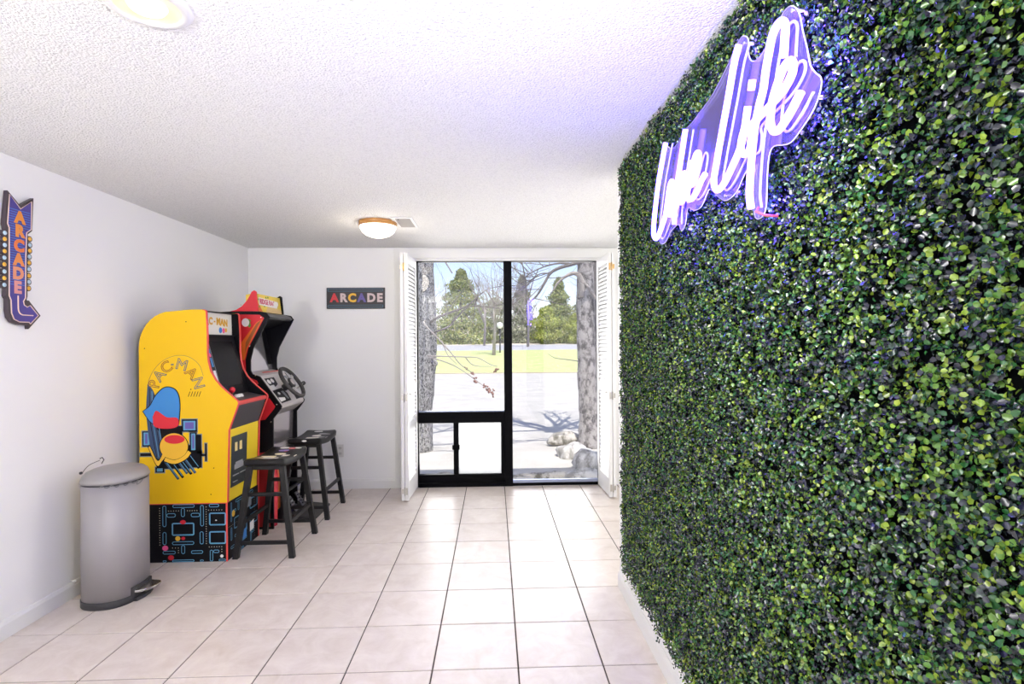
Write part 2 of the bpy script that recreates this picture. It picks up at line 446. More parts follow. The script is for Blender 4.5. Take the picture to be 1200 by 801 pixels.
# ------------------------------------------------------------ louvered shutters
def shutter(name, label, hinge_near, hinge_far, side):
    """side=+1: panels lie to the -x side of the face; face runs hinge_near->hinge_far"""
    n, f = Vector(hinge_near), Vector(hinge_far)
    root = empty(name, (n.x, n.y, 0)); tag(root, label, 'shutter')
    d = (f - n); L = d.length; d.normalize(); out = Vector((-side*abs(d.y), side*d.x*(1 if d.y > 0 else -1), 0)); out = Vector((0, 0, 1)).cross(d) * (1 if side > 0 else -1)
    zb, zt = .012, 2.33
    def bx(nm, u0, u1, h0, h1, z0, z1, m, par=root, bev=.0015):
        vs = [n + d*u + out*h for u, h in ((u0, h0), (u1, h0), (u1, h1), (u0, h1))]
        mb = MB(); mb.prism([(v.x, v.y) for v in vs], 2, z0, z1); return mb.build(nm, m, par, bev)
    T = .031
    for k in range(2):
        h0 = .036*k; h1 = h0+T
        bx('stile', 0, .045, h0, h1, zb, zt, SHUT); bx('stile', L-.045, L, h0, h1, zb, zt, SHUT)
        rails = ((zb, .18), (1.0, 1.085), (zt-.085, zt))
        for a, b in rails: bx('rail', .045, L-.045, h0+.003, h1-.003, a, b, SHUT)
        # slats
        ang = math.radians(38); sw = .042; st = .006
        def slat_mb(zc):
            hc = (h0+h1)/2; m = MB()
            c, s_ = math.cos(ang), math.sin(ang)
            prof = [(-sw/2, -st/2), (sw/2, -st/2), (sw/2, st/2), (-sw/2, st/2)]
            pr_ = [(hc - (a*s_) + b*c*0 + (-b)*c*0 + (-a*0), 0) for a, b in prof]
            rings = []
            for u in (.045, L-.045):
                rings.append([n + d*u + out*(hc + a*s_*.68 + b*c) + Vector((0, 0, zc + a*c - b*s_)) for a, b in prof])
            m.loft(rings, smooth=False); return m
        zs = []
        for a, b in ((.18, 1.0), (1.085, zt-.085)):
            cnt = round((b-a)/.0385)
            zs += [a + (b-a)*(q+.5)/cnt for q in range(cnt)]
        if k == 0:
            first = slat_mb(0).build('slat', SHUT, root); first.location = Vector((0, 0, zs[0]))
            for z in zs[1:]:
                o = bpy.data.objects.new('slat', first.data); COL.objects.link(o); o.parent = root; o.location = (0, 0, z)
        else:
            m = MB()
            for z in zs: t = slat_mb(z); m.add(t.v, t.f)
            o = m.build('slat_stack', SHUT, root); o['kind'] = 'stuff'
    # knob on the inner face
    kc = n + d*.05 - out*.0
    kb = MB(); kb.lathe([(0, .026), (.008, .025), (.011, .019), (.008, .012), (.005, .008), (.006, 0)], (kc.x, kc.y, 1.005), 14, axis=-out); kb.build('knob', SHUT, root)
    # hinges on the near folded edge
    for z, m in ((2.20, HINGEB), (.975, HINGE), (.10, HINGE)):
        hb = MB()
        for q, h in ((0, .015), (1, .052)):
            c = n - d*.0015 + out*h
            hb.box((c.x-.008, c.y-.003, z-.032+q*.010), (c.x+.008, c.y+.001, z+.032-q*.010), 0)
        c = n - d*.006 + out*.0335
        hb.tube([(c.x, c.y, z-.038), (c.x, c.y, z+.038)], .0055, 10)
        h = hb.build('hinge', m, root)
        if m is HINGEB: h['label'] = 'brass coloured hinge'
    return root
shutter('louvered_shutter', 'white louvered bifold shutter folded open at the left of the window', (-.804, 5.0, 0), (-.785, 5.475, 0), 1)
shutter('louvered_shutter', 'white louvered bifold shutter folded open beside the green leaf wall', (1.090, 5.0, 0), (1.072, 5.475, 0), -1)

# ------------------------------------------------------------ ceiling fixtures
def dome_light():
    c = Vector((-.928, 4.335, HC)); root = empty('flush_dome_light', c); tag(root, 'lit frosted dome ceiling light with brass coloured ring beside the vent', 'ceiling light')
    MB().lathe([(.001, 0), (.150, 0), (.152, -.012), (.146, -.018), (.152, -.024), (.150, -.036), (.140, -.04), (.02, -.04)], c, 40).build('ring', BRONZE, root)
    MB().lathe([(.146, -.036), (.143, -.052), (.125, -.085), (.095, -.108), (.055, -.122), (.02, -.127), (.0005, -.128)], c, 40).build('glass_dome', DOMEM, root)
    l = bpy.data.lights.new('dome_bulb', 'POINT'); l.energy = 4.5; l.color = (1, .9, .75); l.shadow_soft_size = .12
    o = bpy.data.objects.new('dome_bulb', l); COL.objects.link(o); o.location = c + Vector((0, 0, -.22))
dome_light()
def can_light(c, label=None, energy=10):
    c = Vector(c); root = empty('recessed_light', c); tag(root, label, 'ceiling light')
    MB().lathe([(.084, -.002), (.088, -.010), (.104, -.009), (.1155, -.003), (.116, 0)], c, 48).build('trim_ring', OFFW, root)
    MB().lathe([(.085, -.006), (.078, -.0035), (.060, -.002), (.050, -.0015)], c, 48).build('baffle', CANIN, root)
    MB().lathe([(.052, -.0015), (.045, -.012), (.03, -.019), (.0005, -.021)], c, 40).build('bulb', BULBM, root)
    l = bpy.data.lights.new('recessed_bulb', 'SPOT'); l.energy = energy; l.color = (1, .93, .82); l.shadow_soft_size = .06; l.spot_size = 2.4; l.spot_blend = .8
    o = bpy.data.objects.new('recessed_bulb', l); COL.objects.link(o); o.location = c + Vector((0, 0, -.05))
can_light((-.997, 1.576, HC), 'lit round recessed ceiling light with white trim ring', 6)
# vent
c = (-.715, 4.34, HC); root = empty('ceiling_vent', c); tag(root, 'small white ceiling air vent beside the dome light', 'vent')
mb = MB(); X1_, X2_, Y1_, Y2_ = -.80, -.63, 4.16, 4.53
mb.box((X1_, Y1_, HC-.008), (X1_+.03, Y2_, HC)); mb.box((X2_-.02, Y1_, HC-.008), (X2_, Y2_, HC)); mb.box((X1_+.03, Y1_, HC-.008), (X2_-.02, Y1_+.03, HC)); mb.box((X1_+.03, Y2_-.03, HC-.008), (X2_-.02, Y2_, HC))
mb.build('frame', OFFW, root, .002)
box('backing', (X1_+.03, Y1_+.03, HC-.001), (X2_-.02, Y2_-.03, HC), mat('vent_dark', (.16, .155, .15), .7), root)
for k in range(9):
    yy = Y1_+.045+k*.035
    MB().prism([(yy, HC-.001), (yy+.004, HC-.001), (yy+.018, HC-.007), (yy+.014, HC-.007)], 0, X1_+.03, X2_-.02).build('slat', mat('vent_slat', (.36, .35, .34), .6), root)
MB().lathe([(.006, 0), (.006, -.010), (.0005, -.011)], (X1_+.055, Y1_+.06, HC), 10).build('lever', DARKP, root)

# ------------------------------------------------------------ outlet and doorstop
root = empty('wall_outlet', (-1.578, YB, .389)); tag(root, 'white double power outlet low on the back wall behind the stool', 'outlet')
MB().box((-1.614, YB-.006, .325), (-1.543, YB, .455)).build('cover_plate', PLATE, root, .002)
for z in (.362, .418):
    o = MB().prism(circ(-1.578, z, .017, .015, 16), 1, YB-.009, YB-.005).build('socket', mat('socket', (.55, .54, .52), .4), root)
    m = MB(); m.box((-1.586, YB-.0098, z-.002), (-1.584, YB-.0088, z+.008)); m.box((-1.573, YB-.0098, z-.002), (-1.571, YB-.0088, z+.008)); m.build('slot', DARKP, o)
root = empty('doorstop', (XL+.012, 3.21, .098)); tag(root, 'tiny white doorstop knob on top of the left baseboard', 'doorstop')
MB().tube([(XL+.001, 3.21, .103), (XL+.02, 3.21, .103)], .004, 8).build('stem', TRIMW, root)
MB().lathe([(.0005, .008), (.007, .006), (.008, 0), (.004, -.006), (.0005, -.008)], (XL+.026, 3.21, .103), 10, axis=(1, 0, 0)).build('tip', TRIMW, root)

# ------------------------------------------------------------ hedge wall
def leaf_cloud(name, N, pos, nrm, up, L, W, cols, m, parent):
    """N little folded oval leaves, each two quads"""
    t = up - nrm * np.sum(up*nrm, 1, keepdims=True); t /= np.linalg.norm(t, axis=1, keepdims=True) + 1e-9
    s = np.cross(nrm, t)
    L = L[:, None]; W = W[:, None]
    fold = .22
    V = np.stack([pos, pos + t*L*.32 + s*W*.5 + nrm*W*fold, pos + t*L*.74 + s*W*.42 + nrm*W*fold, pos + t*L,
                  pos + t*L*.74 - s*W*.42 + nrm*W*fold, pos + t*L*.32 - s*W*.5 + nrm*W*fold], 1).reshape(-1, 3)
    base = np.arange(N)[:, None]*6
    F = np.concatenate([base + np.array([0, 1, 2, 3]), base + np.array([0, 3, 4, 5])], 1).reshape(-1)
    me = bpy.data.meshes.new(name); me.vertices.add(N*6); me.vertices.foreach_set('co', V.astype(np.float32).ravel())
    me.loops.add(N*8); me.loops.foreach_set('vertex_index', F.astype(np.int32))
    me.polygons.add(N*2); me.polygons.foreach_set('loop_start', (np.arange(N*2)*4).astype(np.int32))
    me.update(calc_edges=True)
    me.polygons.foreach_set('use_smooth', np.ones(N*2, bool))
    ca = me.color_attributes.new('tint', 'FLOAT_COLOR', 'POINT')
    c4 = np.concatenate([cols, np.ones((N, 1))], 1); ca.data.foreach_set('color', np.repeat(c4, 6, 0).astype(np.float32).ravel())
    me.materials.append(m)
    o = bpy.data.objects.new(name, me); COL.objects.link(o)
    if parent is not None:
        o.parent = parent; o.location = (-parent.location.x, -parent.location.y, -parent.location.z)
    return o
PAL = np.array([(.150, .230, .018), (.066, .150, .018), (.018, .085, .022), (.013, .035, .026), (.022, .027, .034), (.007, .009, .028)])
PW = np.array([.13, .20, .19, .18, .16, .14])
HY0, HY1, HZ0, HZ1 = -.35, 2.985, .212, 2.452
hedge = empty('hedge_wall_panel', (XH, 1.3, HZ0)); tag(hedge, 'large green artificial boxwood leaf wall covering the right side', 'hedge wall')
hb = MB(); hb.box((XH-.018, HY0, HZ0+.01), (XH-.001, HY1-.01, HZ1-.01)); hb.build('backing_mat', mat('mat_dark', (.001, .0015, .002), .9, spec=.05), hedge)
def hedge_leaves(N):
    y = RNG.uniform(HY0, HY1, N); z = RNG.uniform(HZ0, HZ1, N)
    # sprigs: cluster the leaves in tufts
    k = N // 8
    cy = RNG.uniform(HY0, HY1, k); cz = RNG.uniform(HZ0, HZ1, k); cd = RNG.uniform(0, 1, k); ct = RNG.normal(size=k)
    idx = RNG.integers(0, k, N)
    y = cy[idx] + RNG.normal(0, .0085, N); z = cz[idx] + RNG.normal(0, .0085, N)
    depth = .008 + .050*np.clip(cd[idx]*.8 + RNG.uniform(0, .25, N), 0, 1)
    edge = np.clip((HY1 - y)/.05, 0, 1); depth = depth*(.55+.45*edge)
    x = XH - depth
    out = np.stack([-np.ones(N)*1.0, RNG.normal(0, .85, N), RNG.normal(.35, .85, N)], 1); out /= np.linalg.norm(out, axis=1, keepdims=True)
    up = np.stack([-np.ones(N)*.5, RNG.normal(0, .8, N), RNG.normal(.25, .8, N)], 1)
    L = RNG.uniform(.0078, .0128, N); W = L*RNG.uniform(.68, .92, N)
    # tint: patches of brighter and duller sprigs
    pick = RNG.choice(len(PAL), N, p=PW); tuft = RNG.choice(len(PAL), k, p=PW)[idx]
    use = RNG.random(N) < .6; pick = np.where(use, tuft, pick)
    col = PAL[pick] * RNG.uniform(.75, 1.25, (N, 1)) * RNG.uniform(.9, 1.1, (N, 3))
    pos = np.stack([x, y, z], 1)
    return pos, out, up, L, W, col
NL = 345000
pos, nr, up, L, W, cl = hedge_leaves(NL)
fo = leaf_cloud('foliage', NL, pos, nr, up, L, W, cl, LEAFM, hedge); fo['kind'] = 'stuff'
# the biggest looking leaves, nearest the viewer, one by one
one = []
for q, c3 in enumerate(PAL[:5]):
    for v_ in range(2):
        m = mat('leaf_tint_%d' % q, tuple(c3), .30, spec=.6)
        b_ = MB(); l_, w_ = .0132, .0106 - .0013*v_
        b_.add([(0, 0, 0), (l_*.3, w_*.5, w_*.22), (l_*.74, w_*.42, w_*.22), (l_, 0, 0), (l_*.74, -w_*.42, w_*.22), (l_*.3, -w_*.5, w_*.22), (l_*.5, 0, -.0006)], [(0, 1, 2, 6), (6, 2, 3), (0, 6, 4, 5), (6, 3, 4)], 0, True)
        o = b_.build('leaf', m, None, fix=False); o.parent = hedge; one.append(o)
tot = 0
def place_leaf(o, i):
    y = random.uniform(.60, 1.05); z = random.uniform(.85, 2.15); x = XH - random.uniform(.050, .060)
    nv = Vector((-1, random.gauss(0, .6), random.gauss(.35, .6))).normalized(); uv = Vector((-.4, random.gauss(0, .8), random.gauss(.2, .8)))
    uv = (uv - nv*uv.dot(nv)).normalized(); sv = nv.cross(uv)
    o.matrix_local = Matrix(((uv.x, sv.x, nv.x, x-hedge.location.x), (uv.y, sv.y, nv.y, y-hedge.location.y), (uv.z, sv.z, nv.z, z-hedge.location.z), (0, 0, 0, 1)))
for i, o in enumerate(one): place_leaf(o, i)
for i in range(280):
    o = bpy.data.objects.new('leaf', one[random.randrange(len(one))].data); COL.objects.link(o); o.parent = hedge; place_leaf(o, i)

# ------------------------------------------------------------ neon sign
XN = .640
sign = empty('neon_sign', (XN+.02, 1.6, 2.05)); tag(sign, 'violet glowing neon script sign on clear acrylic backing, hung on the leaf wall', 'neon sign')
strokes = [
 [(1.94, 2.213), (1.982, 2.157), (2.029, 2.088), (2.076, 1.987), (2.095, 1.917), (2.073, 1.889), (2.041, 1.887), (1.992, 1.915), (1.951, 1.945), (1.925, 1.99), (1.904, 2.035), (1.876, 2.053), (1.86, 2.03), (1.875, 1.975), (1.895, 1.93)],
 [(1.737, 2.182), (1.767, 2.124), (1.798, 2.066), (1.829, 2.004), (1.844, 1.955), (1.854, 1.894)],
 [(1.835, 1.945), (1.80, 2.0), (1.765, 2.04), (1.742, 2.035), (1.752, 2.005), (1.80, 1.975), (1.79, 1.955), (1.765, 1.955), (1.735, 1.983), (1.692, 2.02), (1.655, 2.062), (1.633, 2.068), (1.622, 2.049), (1.64, 2.01), (1.675, 1.985), (1.70, 1.985)],
 [(1.676, 2.059), (1.704, 2.007), (1.723, 1.968), (1.716, 1.948), (1.686, 1.938), (1.647, 1.949), (1.608, 1.972), (1.578, 1.983)],
 [(1.353, 2.246), (1.381, 2.212), (1.415, 2.143), (1.453, 2.072), (1.492, 1.997), (1.515, 1.94), (1.489, 1.91), (1.445, 1.917), (1.395, 1.946), (1.348, 1.98), (1.325, 2.02), (1.307, 2.067)],
 [(1.325, 2.02), (1.346, 1.988), (1.336, 1.959), (1.302, 1.953), (1.29, 1.985), (1.291, 2.011), (1.221, 2.019), (1.151, 2.028), (1.113, 2.047), (1.107, 2.068), (1.119, 2.081), (1.141, 2.079), (1.167, 2.057), (1.192, 2.025), (1.20, 1.984), (1.188, 1.959), (1.165, 1.951), (1.135, 1.961), (1.107, 1.976), (1.079, 1.995)],
 [(1.283, 2.121), (1.290, 2.099)],
 [(1.142, 2.102), (1.138, 2.137), (1.135, 2.166), (1.149, 2.184), (1.169, 2.186), (1.19, 2.173), (1.204, 2.145), (1.22, 2.108), (1.231, 2.073), (1.253, 2.040), (1.272, 2.0), (1.286, 1.95), (1.296, 1.898), (1.302, 1.846), (1.295, 1.81)]]
nm = ['neon_tube']*8
for st in strokes:
    pts = [Vector((XN, a, b)) for a, b in st]
    cp = catmull(pts, 5) if len(pts) > 2 else pts
    MB().tube(cp, .0088, 12).build('neon_tube', NEON, sign)
    # the clear base rail behind each tube
    cb = [Vector((XN+.027, p.y, p.z)) for p in cp]
    MB().tube(cb, .0035, 8).build('tube_base', mat('tube_base', (.45, .42, .55), .4), sign)
back = [(2.041, 2.248), (1.967, 2.202), (1.898, 2.2), (1.839, 2.219), (1.772, 2.215), (1.68, 2.222), (1.587, 2.233), (1.476, 2.271), (1.417, 2.296), (1.389, 2.29), (1.368, 2.268), (1.367, 2.229), (1.346, 2.2), (1.305, 2.192), (1.251, 2.212), (1.201, 2.235), (1.168, 2.230), (1.140, 2.2), (1.125, 2.15), (1.110, 2.104), (1.098, 2.06), (1.08, 2.035), (1.060, 2.008), (1.085, 1.965), (1.158, 1.930), (1.195, 1.930), (1.245, 1.945), (1.268, 1.93), (1.278, 1.879), (1.284, 1.811), (1.305, 1.790), (1.336, 1.795), (1.345, 1.831), (1.348, 1.933), (1.394, 1.925), (1.440, 1.892), (1.503, 1.885), (1.551, 1.905), (1.604, 1.942), (1.635, 1.950), (1.688, 1.915), (1.754, 1.919), (1.807, 1.940), (1.832, 1.89), (1.871, 1.875), (1.90, 1.905), (1.967, 1.900), (2.00, 1.890), (2.05, 1.868), (2.105, 1.875), (2.125, 1.923), (2.10, 2.05)]
b2 = cat2(back + [back[0]], 3)[:-1]
MB().prism(b2, 0, XN+.030, XN+.035).build('backing_plate', ACRYL, sign)
MB().tube([(XN+.0325, a, b) for a, b in b2], .0016, 6, closed=True).build('lit_plate_edge', mat('lit_plate_edge', (.8, .78, .9), .2), sign)  # pale tube drawn for the light caught along the acrylic rim
m = MB()
for a, b in ((1.386, 2.27), (1.16, 2.215), (2.03, 2.22), (1.09, 1.99), (1.51, 1.90)):
    m.tube([(XN+.028, a, b), (XH-.02, a, b)], .004, 8)
m.build('standoff', CHROME, sign)
m = MB()
m.tube([(XN+.02, 1.297, 1.812), (XN+.01, 1.29, 1.80), (XN+.03, 1.286, 1.79), (XN+.06, 1.28, 1.786)], .003, 6)
m.build('power_lead', mat('lead_red', (.7, .1, .15), .4), sign)

# added blue point lights behind the plate, strengthening the sign's glow on the leaves
for a, b, p_ in ((2.11, 1.93, 3), (2.00, 2.20, 3), (1.86, 1.90, 3), (1.72, 2.20, 3), (1.66, 1.93, 3), (1.50, 1.91, 4), (1.40, 2.26, 4), (1.30, 1.82, 4), (1.26, 2.17, 3), (1.15, 2.20, 5), (1.08, 2.06, 5), (1.12, 1.96, 4), (1.36, 2.05, 3)):
    l = bpy.data.lights.new('added_blue_light', 'POINT'); l.energy = p_*.62; l.color = (.10, .05, 1); l.shadow_soft_size = .02
    o = bpy.data.objects.new('added_blue_light', l); COL.objects.link(o); o.location = (XN+.046, a, b)
# ------------------------------------------------------------ marquee arrow sign on left wall
XS = XL + .024
sg = empty('arrow_sign', (XL, 2.87, 1.93)); tag(sg, 'blue and orange wooden arcade arrow sign with bulb dots on left wall', 'sign')
outer = [(2.796, 2.278), (2.867, 2.219), (2.950, 2.279), (2.940, 2.099), (2.914, 2.077), (2.911, 1.96), (2.908, 1.745), (2.903, 1.728), (2.909, 1.722), (2.916, 1.726), (2.989, 1.648), (2.913, 1.572), (2.911, 1.592), (2.856, 1.594), (2.818, 1.605), (2.799, 1.629), (2.791, 1.667), (2.791, 1.721), (2.781, 1.737), (2.783, 1.779), (2.784, 2.077), (2.777, 2.104)]
MB().prism(outer, 0, XL+.002, XS).build('board', mat('sign_edge', (.05, .035, .045), .5), sg, .002)
inner = [(2.804, 2.259), (2.867, 2.200), (2.934, 2.256), (2.930, 2.105), (2.902, 2.083), (2.896, 1.958), (2.892, 1.736), (2.880, 1.718), (2.885, 1.699), (2.903, 1.689), (2.921, 1.699), (2.971, 1.648), (2.921, 1.600), (2.914, 1.609), (2.856, 1.609), (2.825, 1.622), (2.811, 1.652), (2.808, 1.720), (2.798, 1.741), (2.800, 1.943), (2.801, 2.088), (2.792, 2.108)]
m = MB()
MB().prism(inner, 0, XS, XS+.0012).build('face_panel', mat('sign_blue', (.055, .035, .26), .45, vary=.3, vscale=4), sg)
m.tube([(XS+.002, a, b) for a, b in inner], .0028, 6, closed=True); m.build('outline', mat('outline_light', (.72, .55, .50), .5), sg)
m = MB(); z = 1.80
while z < 2.19:
    m.box((XS+.001, 2.806 if z < 2.1 else 2.80, z), (XS+.0018, 2.890 if z < 2.1 else 2.925, z+.004)); z += .0125
m.build('stripe', mat('stripe_blue', (.05, .16, .55), .5), sg)
m = MB(); 
for ch, (a, b), hh in zip('ARCADE', [(2.862, 2.151), (2.860, 2.080), (2.856, 2.003), (2.853, 1.930), (2.850, 1.858), (2.846, 1.785)], [.075]*6):
    i_ = [(2.862, 2.151), (2.860, 2.080), (2.856, 2.003), (2.853, 1.930), (2.850, 1.858), (2.846, 1.785)].index((a, b))
    mm = basis((XS+.003, a, b), (0, 1, 0), (0, 0, 1))
    colr = [(.75, .26, .03), (.78, .28, .05), (.75, .19, .04), (.76, .26, .06), (.74, .30, .16), (.70, .30, .28)][i_]
    o = text('letter', ch, .083, mm, mat('sign_letter_%d' % i_, colr, .5), sg, .0008, .0050, sx=1.0)
tubes = catmull([(XS+.003, 2.848, 1.745), (XS+.003, 2.848, 1.70), (XS+.003, 2.851, 1.665), (XS+.003, 2.868, 1.648), (XS+.003, 2.90, 1.646), (XS+.003, 2.937, 1.646)], 4)
MB().tube(tubes, .003, 6).build('arrow_line', mat('line_light', (.85, .62, .50), .5), sg)
bl = mat('bulb_amber', (.82, .46, .05), .4); bw = mat('bulb_pale_blue', (.45, .62, .75), .4)
for side, lst in ((-1, [(2.780, 2.057), (2.779, 2.026), (2.779, 1.995), (2.778, 1.964), (2.776, 1.931), (2.776, 1.897), (2.776, 1.861), (2.775, 1.827), (2.775, 1.793)]), (1, [(2.925, 2.054), (2.925, 2.022), (2.924, 1.991), (2.921, 1.959), (2.920, 1.926), (2.918, 1.892), (2.918, 1.857), (2.918, 1.824), (2.916, 1.790)])):
    for k, (a, b) in enumerate(lst):
        o = MB().prism(circ(a, b, .0155, n=16), 0, XL+.004, XS-.001).build('bulb', mat('sign_edge', ()), sg)
        amber = (k % 2 == 1) if side < 0 else (k % 2 == 0)
        MB().lathe([(.011, 0), (.010, .002), (.006, .004), (.0005, .005)], (XS-.001, a, b), 14, axis=(1, 0, 0)).build('bulb_face', bl if amber else bw, o)

# ------------------------------------------------------------ ARCADE plaque on the back wall
pq = empty('arcade_plaque', (-1.405, YB, 1.95)); tag(pq, 'black rectangular plaque with colourful arcade lettering on the back wall', 'sign')
YP = YB - .018
MB().box((-1.701, YP, 1.842), (-1.110, YB-.001, 2.058)).build('board', mat('plaque_board', (.025, .02, .025), .5), pq, .003)
def ringpoly(x0, x1, z0, z1, t, r=None):
    r = r if r else (z1-z0)/2
    def rr(x0, x1, z0, z1, r):
        o = []
        for cx, cz, a in ((x1-r, z1-r, 0), (x0+r, z1-r, PI/2), (x0+r, z0+r, PI), (x1-r, z0+r, 1.5*PI)):
            for k in range(5): o.append((cx+r*math.cos(a+k*PI/8), cz+r*math.sin(a+k*PI/8)))
        return o
    return rr(x0, x1, z0, z1, r), rr(x0+t, x1-t, z0+t, z1-t, max(r-t, .0005))
def ring_add(m, O, I, y, mi=0, axis=1, h=.0006):
    n = len(O)
    def P(p, t): return (p[0], t, p[1]) if axis == 1 else (t, p[0], p[1])
    d = -h if axis == 1 else h
    vs = [P(p, y+d) for p in O] + [P(p, y+d) for p in I] + [P(p, y) for p in O] + [P(p, y) for p in I]
    fs = []
    for k in range(n):
        j = (k+1) % n
        fs += [(k, j, n+j, n+k), (k, 2*n+k, 2*n+j, j), (n+k, n+j, 3*n+j, 3*n+k)]
    m.add(vs, fs, mi)
m = MB()
for a, b in ((2.020, 2.046), (1.856, 1.882)):
    O, I = ringpoly(-1.688, -1.128, a, b, .004, .006); ring_add(m, O, I, YP)
m.build('border_bar', mat('plaque_blue', (.06, .19, .28), .5), pq)
for ch, x, cmat in (('A', -1.622, RED), ('R', -1.530, mat('plaque_pink', (.62, .50, .50), .5)), ('C', -1.442, GOLD), ('A', -1.346, PURP), ('D', -1.248, mat('plaque_pink', ())), ('E', -1.162, mat('plaque_pink', ()))):
    text('letter', ch, .118, basis((x, YP-.001, 1.950), (1, 0, 0), (0, 0, 1)), cmat, pq, .0012, .0055, sx=.98)

# ------------------------------------------------------------ yellow arcade cabinet
cy = .0
C1 = empty('arcade_cabinet', (-2.1, 3.95, 0)); tag(C1, 'yellow upright arcade cabinet with red trim and white marquee beside the grey bin', 'arcade cabinet')
YN, YX = 3.705, 4.190     # near and far outer faces
arc = [(-2.2 - .215*math.cos(a), 1.462 + .25*math.sin(a)) for a in [PI/2*k/9 for k in range(10)]]
front = [(-1.990, 1.7235), (-1.978, 1.7225), (-1.969, 1.716), (-1.9665, 1.704), (-1.960, 1.558), (-1.960, 1.430), (-1.954, 1.365), (-1.938, 1.300), (-1.905, 1.240), (-1.870, 1.199), (-1.835, 1.165), (-1.776, 1.114), (-1.757, 1.095), (-1.753, 1.077), (-1.819, .896), (-1.826, .65), (-1.832, .402)]
prof = [(-2.415, .402)] + arc + [(-2.073, 1.7235)] + front
T = .018
for ya, yb, inner_first in ((YN, YN+T, False), (YX-T, YX, True)):
    m = MB(); ym = ya+.004 if not inner_first else yb-.004
    if not inner_first: m.prism(prof, 1, ya, ym, 0); m.prism(prof, 1, ym, yb, 1)
    else: m.prism(prof, 1, ym, yb, 0); m.prism(prof, 1, ya, ym, 1)
    sp = m.build('side_panel', [YEL, BLACK], C1)
    mt = MB(); mt.prism(ribbon([(a+.0015, b) for a, b in front], .005), 1, ya-.0005, yb+.0005); mt.build('edge_trim', REDT, C1)
mt = MB(); mt.prism(ribbon([(a, b) for a, b in ([(-2.415, .402)] + arc + [(-2.073, 1.7235), (-1.990, 1.7235)])], .003), 1, YN+.001, YN+T-.001); mt.prism(ribbon([(a, b) for a, b in ([(-2.415, .402)] + arc + [(-2.073, 1.7235), (-1.990, 1.7235)])], .003), 1, YX-T+.001, YX-.001); mt.build('back_trim', mat('trim_gold', (.7, .42, .01), .5), C1)
# riser
RZ = .398
def maze(m, u0, v0, W_, H_, axis, c, mi_line, flip=False):
    """a plain pattern of rounded bars, frames and dots"""
    def rg(a0, a1, b0, b1, t=.0045, r=None):
        O, I = ringpoly(u0+a0, u0+a1, v0+b0, v0+b1, t, r or min(a1-a0, b1-b0)/2*.98)
        ring_add(m, O, I, c, mi_line, axis)
    hb_ = .020
    for (a0, a1, b0, b1) in ((.03, .05, .25, .385), (.05, .11, .305, .325), (.135, .155, .30, .37), (.205, .27, .305, .325), (.255, .275, .25, .385), (.03, .05, .12, .21), (.255, .275, .12, .21),
                             (.085, .225, .125, .145), (.145, .165, .055, .125), (.03, .11, .06, .08), (.19, .27, .06, .08), (.10, .22, .365, .385), (.32, .375, .365, .388), (.10, .22, .004, .020), (.325, .345, .01, .085), (.345, .385, .065, .085)):
        if a1 <= W_: rg(a0, a1, b0, b1)
    for (a0, a1, b0, b1) in ((.08, .225, .185, .265), (.32, W_-.004, .25, .33), (.32, W_-.004, .13, .21)):
        if a1 <= W_+.01 and a0 < W_: rg(a0, a1, b0, b1, .008, .012)
def dots(m, pts, axis, c, r, mi):
    for a, b in pts:
        if axis == 1: m.prism(circ(a, b, r, n=6), 1, c-.0006, c, mi)
        else: m.prism(circ(a, b, r, n=6), 0, c, c+.0006, mi)
m = MB(); m.box((-2.415, YN, 0), (-1.834, YX, RZ)); m.build('riser_box', BLACK, C1, .001)
box('riser_trim', (-1.840, YN-.002, .0), (-1.830, YN+.004, RZ+.004), REDT, C1)
box('riser_trim', (-1.840, YX-.004, .0), (-1.830, YX+.002, RZ+.004), REDT, C1)
box('riser_trim', (-2.415, YN-.0015, RZ-.001), (-1.834, YN+.003, RZ+.004), REDT, C1)
m = MB()
def RU(cx): return -2.375 + cx*.000842
def RW(cy): return .511 - cy*.000877
def rbar(a0, a1, b0, b1, t=.0042, r=None):
    x0, x1, z0, z1 = RU(a0), min(RU(a1), -1.8405), max(RW(b1), .002), min(RW(b0), RZ-.003)
    O_, I_ = ringpoly(x0, x1, z0, z1, t, r or min(x1-x0, z1-z0)/2*.97); ring_add(m, O_, I_, YN, 0, 1)
for b_ in ((130, 160, 140, 305), (162, 235, 200, 232), (210, 385, 130, 158), (277, 307, 160, 230), (430, 458, 140, 305), (355, 428, 200, 232), (130, 160, 345, 445), (425, 455, 345, 445), (205, 380, 420, 447), (277, 307, 449, 518), (130, 232, 492, 518),
           (355, 450, 492, 518), (205, 380, 562, 580), (500, 580, 130, 158), (505, 530, 490, 582), (532, 580, 490, 515), (575, 632, 562, 582), (130, 160, 565, 582), (425, 455, 565, 582)): rbar(*b_)
for b_ in ((203, 382, 275, 375), (500, 640, 200, 300), (500, 640, 345, 445)): rbar(*b_, t=.009, r=.012)
pts = [(RU(108), RW(160+19*k)) for k in range(16)] + [(RU(477), RW(155+19*k)) for k in range(16)] + [(RU(178+20*k), RW(182)) for k in range(5)] + [(RU(328+19*k), RW(182)) for k in range(5)] + [(RU(497+21*k), RW(180)) for k in range(6)] + [(RU(208+23*k), RW(470)) for k in range(3)] + [(RU(255), RW(490+18*k)) for k in range(2)] + [(RU(500+20*k), RW(467)) for k in range(6)] + [(RU(600), RW(487+18*k)) for k in range(2)]
dots(m, pts, 1, YN, .0027, 1)
def disc(cx, cy, rx, rz, mi): MB().prism(circ(RU(cx), RW(cy), rx, rz, 18), 1, YN-.0009, YN).build('printed_disc', [SKYB, CREAM, GOLD, RED, PINK, WHITE][mi], C1)
